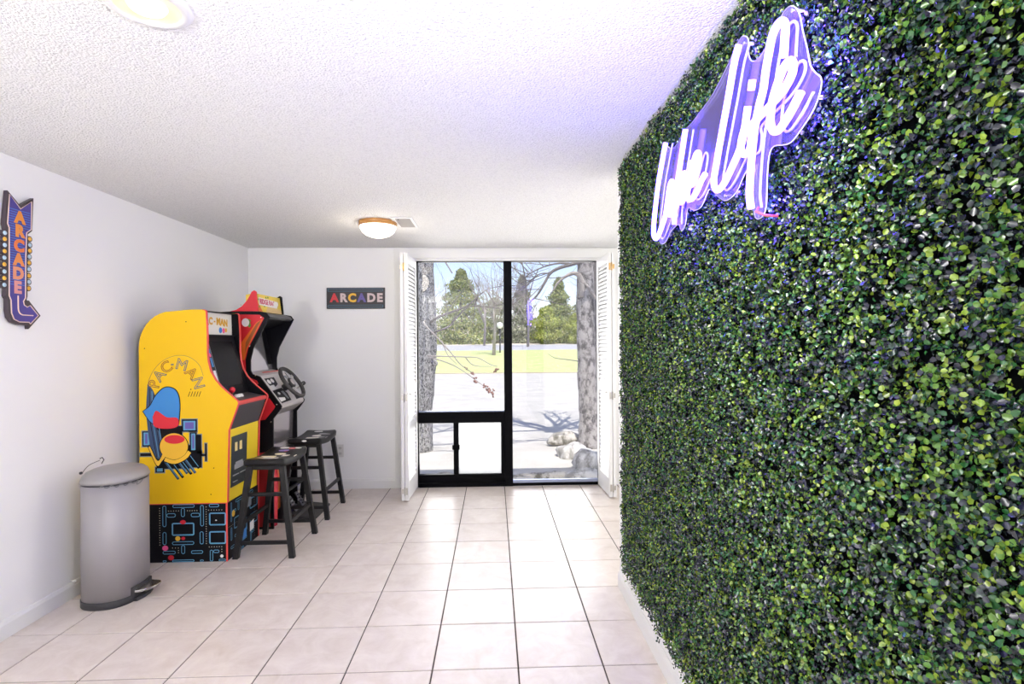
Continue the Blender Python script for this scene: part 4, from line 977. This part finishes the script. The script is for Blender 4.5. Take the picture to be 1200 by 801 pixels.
# pedal and its housing
m = MB(); m.prism([(BX+.10, BY-.075), (BX+.165, BY-.070), (BX+.178, BY-.02), (BX+.178, BY+.03), (BX+.165, BY+.075), (BX+.10, BY+.08)], 2, 0.0, .022)
m.prism([(BX+.12, BY-.085), (BX+.152, BY-.080), (BX+.157, BY-.04), (BX+.157, BY+.05), (BX+.152, BY+.085), (BX+.12, BY+.085)], 2, .022, .085)
m.build('pedal_housing', DARKP, bn, .004)
pp = cat2([(BX+.150, BY-.075), (BX+.185, BY-.065), (BX+.225, BY-.02), (BX+.232, BY+.03), (BX+.215, BY+.062), (BX+.150, BY+.075)], 4)
MB().prism(pp, 2, .052, .066).build('foot_pedal', mat('pedal_steel', (.42, .41, .40), .25, metal=.9), bn, .003)
# wire handle and clips
m = MB(); m.tube(catmull([(-2.379, 3.15, .745), (-2.362, 3.15, .770), (-2.336, 3.15, .795), (-2.30, 3.155, .812), (-2.285, 3.16, .818)], 4), .0018, 6); m.build('wire_handle', DARKP, bn)
m = MB(); m.lathe([(.0005, .006), (.008, .004), (.008, -.004), (.0005, -.006)], (-2.385, 3.15, .748), 10, axis=(0, 1, 0)); m.lathe([(.0005, .005), (.006, .003), (.006, -.003), (.0005, -.005)], (-2.380, 3.152, .714), 10, axis=(0, 1, 0))
m.tube([(-2.275, 3.16, .80), (-2.262, 3.16, .822), (-2.272, 3.16, .835), (-2.285, 3.16, .828)], .003, 6); m.build('handle_clip', DARKP, bn)
# liner drawstring trailing round the rim
m = MB(); pts = []
for k in range(15):
    t = -PI/2 + .15 + k*.09; c, s_ = math.cos(t), math.sin(t)
    pts.append((BX + (RX+.006)*math.copysign(abs(c)**(2/2.35), c), BY + (RY+.006)*math.copysign(abs(s_)**(2/2.35), s_), .694 + .006*math.sin(k*1.9) - .004))
m.tube(catmull(pts, 3), .0028, 6); m.tube(catmull([pts[-1], (BX+.150, BY-.045, .672), (BX+.157, BY-.020, .680), (BX+.155, BY+.01, .702)], 4), .002, 6); m.build('liner_string', mat('string_grey', (.16, .16, .17), .5), bn)

# ============================================================ OUTSIDE
def ground_z(x, y):
    if y < 24: return -.06
    if y < 27: return -.06 + .03*(y-24)/3
    if y < 40: return -.03 + .95*((y-27)/13)
    if y < 56: return .92 + .42*((y-40)/16)
    return 1.34 + .02*(y-56)
def strip(y0, y1, x0, x1, dz=0., nx=14, ny=8, bumps=0., name='', m=None):
    b = MB(); vs = []; fs = []
    for j in range(ny+1):
        for i in range(nx+1):
            y = y0+(y1-y0)*j/ny; x = x0+(x1-x0)*i/nx
            vs.append((x, y, ground_z(x, y)+dz+random.uniform(-bumps, bumps)))
    for j in range(ny):
        for i in range(nx): a = j*(nx+1)+i; fs.append((a, a+1, a+nx+2, a+nx+1))
    b.add(vs, fs, 0, True); return b.build(name, m, fix=False)
CONC = mat('pale_concrete', (.45, .43, .39), .9, vary=.30, vscale=1.6, bump=.3, bscale=30)
tag(strip(YB+.12, 26.5, -22, 26, name='driveway', m=CONC, ny=20), kind='structure')
tag(strip(26.5, 40, -30, 34, .03, bumps=.02, name='lawn', m=mat('lawn_green', (.44, .48, .20), .95, vary=.35, vscale=2.5, bump=.6, bscale=40)), 'yellow green mown grass strip beyond the driveway', 'grass', kind='stuff')
tag(strip(40, 54, -40, 44, name='road', m=mat('asphalt_pale', (.36, .36, .38), .9, vary=.08, vscale=1)), kind='structure')
tag(strip(54, 60, -50, 54, name='verge', m=mat('verge_straw', (.55, .50, .42), .95, vary=.2, vscale=2)), kind='structure')
tag(strip(60, 120, -80, 90, name='far_field', m=mat('field_brown', (.25, .21, .14), .95, vary=.3, vscale=.5)), kind='structure')

def bark(name, dark, light, scale):
    m = bpy.data.materials.new(name); m.use_nodes = True; nt = m.node_tree; b = nt.nodes['Principled BSDF']; b.inputs['Roughness'].default_value = .9
    tc = nt.nodes.new('ShaderNodeTexCoord'); mp = nt.nodes.new('ShaderNodeMapping'); mp.inputs['Scale'].default_value = (1, 1, .6)
    n = nt.nodes.new('ShaderNodeTexNoise'); n.inputs['Scale'].default_value = scale; n.inputs['Detail'].default_value = 5; n.inputs['Roughness'].default_value = .7
    nt.links.new(tc.outputs['Object'], mp.inputs[0]); nt.links.new(mp.outputs[0], n.inputs['Vector'])
    cr = nt.nodes.new('ShaderNodeValToRGB'); cr.color_ramp.elements[0].position = .40; cr.color_ramp.elements[0].color = (*dark, 1); cr.color_ramp.elements[1].position = .56; cr.color_ramp.elements[1].color = (*light, 1)
    nt.links.new(n.outputs['Fac'], cr.inputs[0]); nt.links.new(cr.outputs[0], b.inputs['Base Color'])
    bp = nt.nodes.new('ShaderNodeBump'); bp.inputs['Strength'].default_value = .8; bp.inputs['Distance'].default_value = .02
    nt.links.new(n.outputs['Fac'], bp.inputs['Height']); nt.links.new(bp.outputs[0], b.inputs['Normal'])
    return m
BARK1 = bark('speckled_bark', (.04, .04, .04), (.42, .41, .40), 45)
BARK2 = bark('grey_bark', (.09, .08, .08), (.40, .37, .35), 14)
TWIG = mat('twig_grey', (.16, .14, .135), .9, vary=.2, vscale=4)
TWIGL = mat('twig_pale', (.36, .32, .29), .9, vary=.2, vscale=4)

def grow(m, p, d, L, r, depth, rnd, seg=5, spread=.55, gravity=.06):
    n = 4; pts = [p]; rs = [r]; q = Vector(p); dd = Vector(d).normalized()
    for k in range(n):
        dd = (dd + Vector((rnd.gauss(0, .13), rnd.gauss(0, .13), rnd.gauss(gravity, .09)))).normalized()
        q = q + dd*L/n; pts.append(q.copy()); rs.append(r*(1-.42*(k+1)/n))
    m.tube(pts, rs, seg, caps=False)
    if depth <= 0: return
    for k in range(rnd.choice((2, 3, 3)) + (1 if depth > 1 else 0)):
        i = rnd.randint(2, n); base = pts[i]
        s_ = Vector((rnd.gauss(0, 1), rnd.gauss(0, 1), rnd.gauss(.2, .7))).normalized()
        grow(m, base, (dd + s_*spread*1.3).normalized(), L*rnd.uniform(.55, .8), rs[i]*rnd.uniform(.5, .75), depth-1, rnd, max(3, seg-1), spread, gravity)
def trunk(pts, rs, seg, rnd, m, knots=0):
    c = catmull(pts, 5); n = len(c); R_ = [np.interp(i/(n-1), np.linspace(0, 1, len(rs)), rs)*(1+rnd.uniform(-.05, .05)) for i in range(n)]
    m.tube(c, R_, seg)
# 1 left speckled trunk
rnd = random.Random(3)
t1 = empty('bare_tree', (-1.02, 7.7, -.06)); tag(t1, 'speckled grey tree trunk close outside the left window pane', 'tree')
m = MB(); trunk([(-1.07, 7.7, -.1), (-1.05, 7.7, .5), (-.99, 7.7, 1.2), (-.975, 7.7, 1.8), (-1.0, 7.7, 2.4), (-1.0, 7.75, 3.2), (-1.02, 7.8, 4.6)], [.19, .165, .16, .155, .15, .14, .12], 18, rnd, m)
m.lathe([(.0005, .05), (.03, .045), (.05, .02), (.06, -.02)], (-.85, 7.62, 1.20), 12, axis=(.9, -.4, -.1))
m.build('trunk', BARK1, t1)
m = MB()
for pts, r in (([(-.90, 7.6, 1.78), (-.793, 7.5, 1.844), (-.577, 7.5, 1.927), (-.361, 7.5, 2.01), (-.216, 7.5, 2.141), (-.071, 7.5, 2.249)], .022),
               ([(-.92, 7.6, 1.60), (-.795, 7.5, 1.652), (-.639, 7.5, 1.711), (-.518, 7.5, 1.842), (-.397, 7.5, 1.962), (-.265, 7.5, 2.009), (-.037, 7.5, 1.984), (.167, 7.5, 1.959)], .017)):
    c = catmull(pts, 4); m.tube(c, [r*(1-.75*i/(len(c)-1)) for i in range(len(c))], 7)
    for k in range(7):
        q = c[rnd.randint(3, len(c)-1)]; grow(m, q, (rnd.gauss(.5, .6), rnd.gauss(0, .2), rnd.gauss(.4, .6)), rnd.uniform(.25, .55), .006, 1, rnd, 4)
m.build('branch', TWIG, t1)
m = MB(); bud = []
for pts, r in (([(-.9, 7.3, 1.315), (-.788, 7.2, 1.312), (-.559, 7.2, 1.304), (-.386, 7.2, 1.297), (-.214, 7.2, 1.284), (-.041, 7.2, 1.19), (.051, 7.2, 1.166)], .008),
               ([(-.96, 7.5, 1.80), (-.923, 7.2, 1.738), (-.729, 7.2, 1.53), (-.559, 7.2, 1.333), (-.445, 7.2, 1.193), (-.296, 7.2, 1.085)], .010),
               ([(-.9, 7.4, 1.29), (-.788, 7.2, 1.277), (-.56, 7.2, 1.194), (-.388, 7.2, 1.089), (-.262, 7.2, .996), (-.124, 7.2, .89), (-.03, 7.2, .81)], .007),
               ([(-.70, 7.2, 1.52), (-.62, 7.2, 1.33), (-.50, 7.2, 1.20)], .006), ([(-.386, 7.2, 1.297), (-.30, 7.2, 1.20), (-.20, 7.2, 1.17), (-.02, 7.2, 1.165)], .006),
               ([(-.92, 7.4, 2.75), (-.69, 7.0, 2.648), (-.623, 7.0, 2.547), (-.535, 7.0, 2.401)], .014)):
    c = catmull(pts, 4); m.tube(c, [r*1.4*(1-.6*i/(len(c)-1)) for i in range(len(c))], 6)
m.build('lower_branch', TWIGL, t1)
m = MB()
for x, z, s_ in ((-.262, .972, .028), (-.25, .945, .022), (-.124, .89, .024), (-.10, .860, .026), (-.075, .842, .026), (-.05, .82, .026), (-.018, .80, .028), (-.01, .84, .018), (.028, 1.12, .024), (.045, 1.13, .018), (-.296, 1.077, .022), (-.275, 1.06, .016), (-.364, 1.135, .016), (-.13, .92, .018), (-.39, 1.16, .014), (.01, 1.10, .016)):
    for k in range(5):
        c = Vector((x+rnd.gauss(0, s_*.5), 7.2+rnd.gauss(0, s_*.5), z+rnd.gauss(0, s_*.5))); q = s_*.62
        m.lathe([(.0005, q), (q*.8, q*.4), (q*.8, -q*.5), (.0005, -q)], c, 6, axis=(rnd.gauss(0, 1), rnd.gauss(0, 1), rnd.gauss(0, 1)))
o = m.build('dried_seed_cluster', mat('dried_flower', (.30, .15, .12), .9, vary=.3, vscale=30), t1)
m = MB()
for k in range(10): grow(m, (-1.02+rnd.uniform(-.05, .05), 7.78, rnd.uniform(3.4, 4.6)), (rnd.gauss(0, 1), rnd.gauss(0, 1), .6), rnd.uniform(1.2, 2.0), .05, 3, rnd, 5)
m.build('crown', TWIG, t1)
# 2 right forked trunk
t2 = empty('bare_tree', (1.38, 7.8, -.06)); tag(t2, 'thick grey forked tree trunk outside by the right edge of the window', 'tree')
m = MB(); trunk([(1.42, 7.8, -.1), (1.40, 7.8, .4), (1.375, 7.8, 1.0), (1.365, 7.8, 1.7), (1.36, 7.8, 2.2), (1.37, 7.8, 2.7), (1.42, 7.85, 3.6), (1.45, 7.9, 5.0)], [.19, .150, .140, .135, .135, .125, .11, .09], 18, rnd, m)
c = catmull([(1.30, 7.68, 1.75), (1.29, 7.68, 2.1), (1.30, 7.7, 2.3), (1.343, 7.7, 2.264)], 4)
m.build('trunk', BARK2, t2)
m = MB()
for pts, r in (([(1.60, 7.6, 2.74), (1.482, 7.5, 2.704), (1.141, 7.5, 2.595), (.934, 7.5, 2.535), (.812, 7.5, 2.463), (.726, 7.5, 2.319), (.628, 7.5, 2.162), (.53, 7.5, 2.066)], .034),
               ([(1.141, 7.5, 2.595), (.873, 7.5, 2.596), (.57, 7.5, 2.488), (.339, 7.5, 2.308)], .016), ([(.812, 7.5, 2.463), (.63, 7.5, 2.44), (.411, 7.5, 2.223)], .012),
               ([(1.203, 7.5, 1.215), (1.033, 7.5, 1.241), (.864, 7.5, 1.266), (.767, 7.5, 1.328)], .008)):
    c = catmull(pts, 4); m.tube(c, [r*(1-.7*i/(len(c)-1)) for i in range(len(c))], 7)
    if r > .01:
        for k in range(9):
            q = c[rnd.randint(4, len(c)-1)]; grow(m, q, (rnd.gauss(-.4, .7), rnd.gauss(0, .2), rnd.gauss(0, .7)), rnd.uniform(.3, .7), .006, 1, rnd, 4)
m.build('branch', TWIG, t2)
m = MB()
c = catmull([(1.30, 7.72, 2.14), (1.282, 7.7, 2.389), (1.22, 7.7, 2.476), (1.12, 7.7, 2.476), (.957, 7.7, 2.365), (.831, 7.7, 2.179)], 4); m.tube(c, [.05*(1-.85*i/(len(c)-1)) for i in range(len(c))], 8)
c = catmull([(1.28, 7.70, 2.42), (1.42, 7.66, 2.22), (1.50, 7.64, 2.10), (1.56, 7.6, 2.02)], 4); m.tube(c, [.018]*len(c), 6)
m.build('pale_branch', TWIGL, t2)
m = MB()
for k in range(12): grow(m, (1.43+rnd.uniform(-.05, .05), 7.87, rnd.uniform(3.4, 5.0)), (rnd.gauss(-.2, 1), rnd.gauss(.2, 1), .55), rnd.uniform(1.4, 2.2), .06, 3, rnd, 5)
m.build('crown', TWIG, t2)
# 3 slim dark trunk
t3 = empty('bare_tree', (1.72, 8.9, -.06)); tag(t3, 'slim dark tree trunk just behind the forked trunk on the right', 'tree')
m = MB(); trunk([(1.74, 8.9, -.1), (1.72, 8.9, .8), (1.70, 8.9, 1.6), (1.72, 8.95, 2.6), (1.78, 9.0, 4.2)], [.07, .055, .05, .045, .04], 10, rnd, m); m.build('trunk', TWIG, t3)
m = MB()
for k in range(6): grow(m, (1.74, 8.95, rnd.uniform(1.8, 4.1)), (rnd.gauss(.1, 1), rnd.gauss(0, 1), .6), rnd.uniform(.6, 1.3), .022, 2, rnd, 4)
m.build('crown', TWIG, t3)
# trees standing on this side of the house throw the branch shadows on the driveway
# rocks by the window
def rock(x, y, z, sx, sy, sz, m, seed, label):
    r = random.Random(seed); import bmesh
    bm = bmesh.new(); bmesh.ops.create_icosphere(bm, subdivisions=3, radius=1)
    from mathutils import noise
    for v in bm.verts:
        d = 1 + .35*noise.noise(v.co*1.3 + Vector((seed*3.1, 0, 0))) + .12*noise.noise(v.co*4 + Vector((seed, 5, 0)))
        v.co = Vector((v.co.x*sx*d, v.co.y*sy*d, v.co.z*sz*d))
    me = bpy.data.meshes.new('rock'); bm.to_mesh(me); bm.free(); me.materials.append(m)
    for p in me.polygons: p.use_smooth = True
    o = bpy.data.objects.new('rock', me); COL.objects.link(o); o.location = (x, y, z); tag(o, label, 'rock', 'rocks outside the window')
ROCK = bark('pale_rock', (.25, .24, .22), (.62, .60, .57), 7); ROCKD = bark('mossy_rock', (.14, .13, .10), (.50, .47, .42), 10)
rock(1.06, 7.15, -.02, .22, .20, .14, ROCK, 1, 'pale rounded rock in front of the forked trunk')
rock(1.16, 6.45, .0, .19, .22, .18, ROCK, 2, 'pale craggy rock with dark pits, nearest the right shutter')
rock(.62, 6.02, -.06, .42, .10, .075, ROCKD, 4, 'long flat mossy stone along the bottom of the right pane')
rock(1.02, 5.98, -.05, .26, .12, .10, ROCK, 5, 'low pale stone in the bottom right corner of the window')
rock(1.05, 7.95, .03, .26, .12, .10, ROCKD, 6, 'brown shaded stone at the foot of the forked trunk')
rock(.25, 5.98, -.07, .22, .09, .06, ROCKD, 8, 'flat mossy stone right of the window mullion')
rock(-.55, 6.2, -.07, .14, .10, .06, ROCKD, 9, 'small dark stone behind the lower left pane')

# lamp post
lp = empty('lamp_post', (.46, 38, .80)); tag(lp, 'thin dark lamp post with a round white globe beyond the lawn', 'lamp post')
gz = ground_z(0, 38)
MB().tube([(.46, 38, gz-.05), (.46, 38, 2.55)], .05, 8).build('pole', DARKP, lp)
MB().lathe([(.0005, .23), (.13, .19), (.21, .08), (.22, 0), (.20, -.1), (.10, -.2), (.06, -.23)], (.46, 38, 2.75), 20).build('globe', mat('globe_white', (.9, .9, .9), .3), lp)
MB().tube([(.46, 38, 2.95), (.46, 38, 4.6)], .025, 6).build('upper_pole', TWIGL, lp)

# background trees
def needle_tree(x, y, h, w, label, cols, name='evergreen_tree', shape='cone', seed=1, N=7000, base=.4):
    r = np.random.default_rng(seed); z0 = ground_z(x, y)
    root = empty(name, (x, y, z0)); tag(root, label, 'tree', 'trees beyond the road')
    MB().tube([(x, y, z0-.1), (x, y, z0+h*.8)], [.16, .05], 7).build('trunk', TWIG, root)
    t = r.random(N)**(1.35 if shape == 'cone' else .9); zz = base + t*(h-base)
    lay = .78 + .22*np.sin(t*h*4.5 + r.random()*6)
    rad = (w/2)*((1-t)**.68 if shape == 'cone' else np.sqrt(np.clip(1-(2*t-1)**2, .02, 1)))*lay
    an = r.uniform(0, 2*PI, N); lump = 1+.22*np.sin(an*5+seed)*np.sin(t*9+seed)
    rr = rad*lump*np.sqrt(r.uniform(.25, 1.12, N))
    pos = np.stack([x+rr*np.cos(an), y+rr*np.sin(an), z0+zz-.18*rr], 1)
    out = np.stack([np.cos(an), np.sin(an), r.normal(.3, .5, N)], 1) + r.normal(0, .5, (N, 3)); out /= np.linalg.norm(out, axis=1, keepdims=True)
    up = r.normal(0, 1, (N, 3)) + np.array([0, 0, .5])
    L = r.uniform(.22, .42, N)*(h/8)**.5; W = L*r.uniform(.3, .5, N)
    c = np.array(cols)[r.integers(0, len(cols), N)]*r.uniform(.7, 1.3, (N, 1))
    f = leaf_cloud('crown', N, pos, out, up, L, W, c, NEEDLE, root); f['kind'] = 'stuff'
G1 = [(.30, .36, .14), (.36, .40, .16), (.20, .25, .12), (.45, .46, .18)]
G2 = [(.33, .36, .22), (.25, .28, .18), (.42, .42, .28)]
G3 = [(.40, .45, .10), (.30, .37, .09), (.52, .53, .16)]
needle_tree(-3.6, 60, 8.3, 9.6, 'tall conical evergreen seen through the left pane', G1, seed=1, N=9000)
needle_tree(.2, 66, 5.5, 5.5, 'lower dull evergreen between lamp post and mullion', G2, seed=2, N=5000, shape='round')
needle_tree(3.4, 62, 7.8, 4.6, 'grey green thin evergreen just right of the mullion', G2, seed=3, N=4500)
needle_tree(7.4, 60, 7.3, 5.6, 'pointed evergreen in the middle of the right pane', G1, seed=4, N=8000)
needle_tree(5.6, 56, 3.9, 3.6, 'bright yellow green bush below the pointed evergreen', G3, 'evergreen_bush', 'round', 5, 4500, .0)
needle_tree(8.8, 56, 3.2, 3.0, 'bright green bush right of the yellow green one', G3, 'evergreen_bush', 'round', 6, 4000, .0)
needle_tree(10.6, 64, 4.8, 4.4, 'dull round tree beside the forked trunk', G2, seed=7, N=4000, shape='round')
BR = [(.36, .33, .28), (.46, .42, .37), (.26, .24, .20)]
def brush(x0, x1, y, h, seed, N, label):
    r = np.random.default_rng(seed); x = r.uniform(x0, x1, N); yy = y + r.uniform(-1.5, 1.5, N); t = r.random(N)**1.4
    hh = h*(.75+.25*np.sin(x*.9+seed)*np.sin(x*.37)); pos = np.stack([x, yy, 1.3+t*hh], 1)
    o_ = r.normal(0, 1, (N, 3)); o_ /= np.linalg.norm(o_, axis=1, keepdims=True); up = r.normal(0, .4, (N, 3)) + np.array([0, 0, 1.])
    L = r.uniform(.25, .55, N); c = np.array(BR)[r.integers(0, 3, N)]*r.uniform(.7, 1.3, (N, 1))
    o = leaf_cloud('bare_brush', N, pos, o_, up, L, L*.12, c, NEEDLE, None); tag(o, label, 'bushes', kind='stuff')
brush(-26, 30, 68, 3.6, 11, 26000, 'grey brown band of bare brush beyond the road')
k = 0
for (x, y, h, sd, lab) in ((-.9, 52, 6.6, 21, 'bare pale tree between the conical evergreen and lamp post'), (1.4, 50, 7.0, 22, 'bare twiggy tree hidden partly by the window mullion'), (3.1, 48, 7.6, 23, 'tall bare tree rising right of the mullion'), (-6.5, 54, 6.0, 24, 'bare tree left of the conical evergreen'), (9.6, 52, 6.2, 25, 'bare tree just left of the forked trunk'), (.0, 36, 5.6, 26, 'small bare tree near the lamp post')):
    r2 = random.Random(sd); z0 = ground_z(x, y); t_ = empty('bare_tree', (x, y, z0)); tag(t_, lab, 'tree', 'bare trees beyond the lawn')
    m = MB(); m.tube([(x, y, z0-.1), (x+.1, y, z0+h*.35), (x, y, z0+h*.6)], [.13, .10, .06], 7); m.build('trunk', TWIGL, t_)
    m = MB()
    for q in range(9): grow(m, (x+.04, y, z0+h*r2.uniform(.28, .6)), (r2.gauss(0, .8), r2.gauss(0, .5), 1.0), h*r2.uniform(.22, .36), .05, 3, r2, 4, .5)
    m.build('crown', TWIGL, t_)

# ------------------------------------------------------------ turn the lettering into meshes
bpy.context.view_layer.update()
dg = bpy.context.evaluated_depsgraph_get()
done = []
for o, name in TEXTS: done.append((o, name, bpy.data.meshes.new_from_object(o.evaluated_get(dg))))
for o, name, me in done:
    n_ = bpy.data.objects.new(name, me); COL.objects.link(n_); me.name = name
    n_.parent = o.parent; n_.matrix_local = o.matrix_local.copy()
    cu = o.data; bpy.data.objects.remove(o, do_unlink=True); bpy.data.curves.remove(cu)
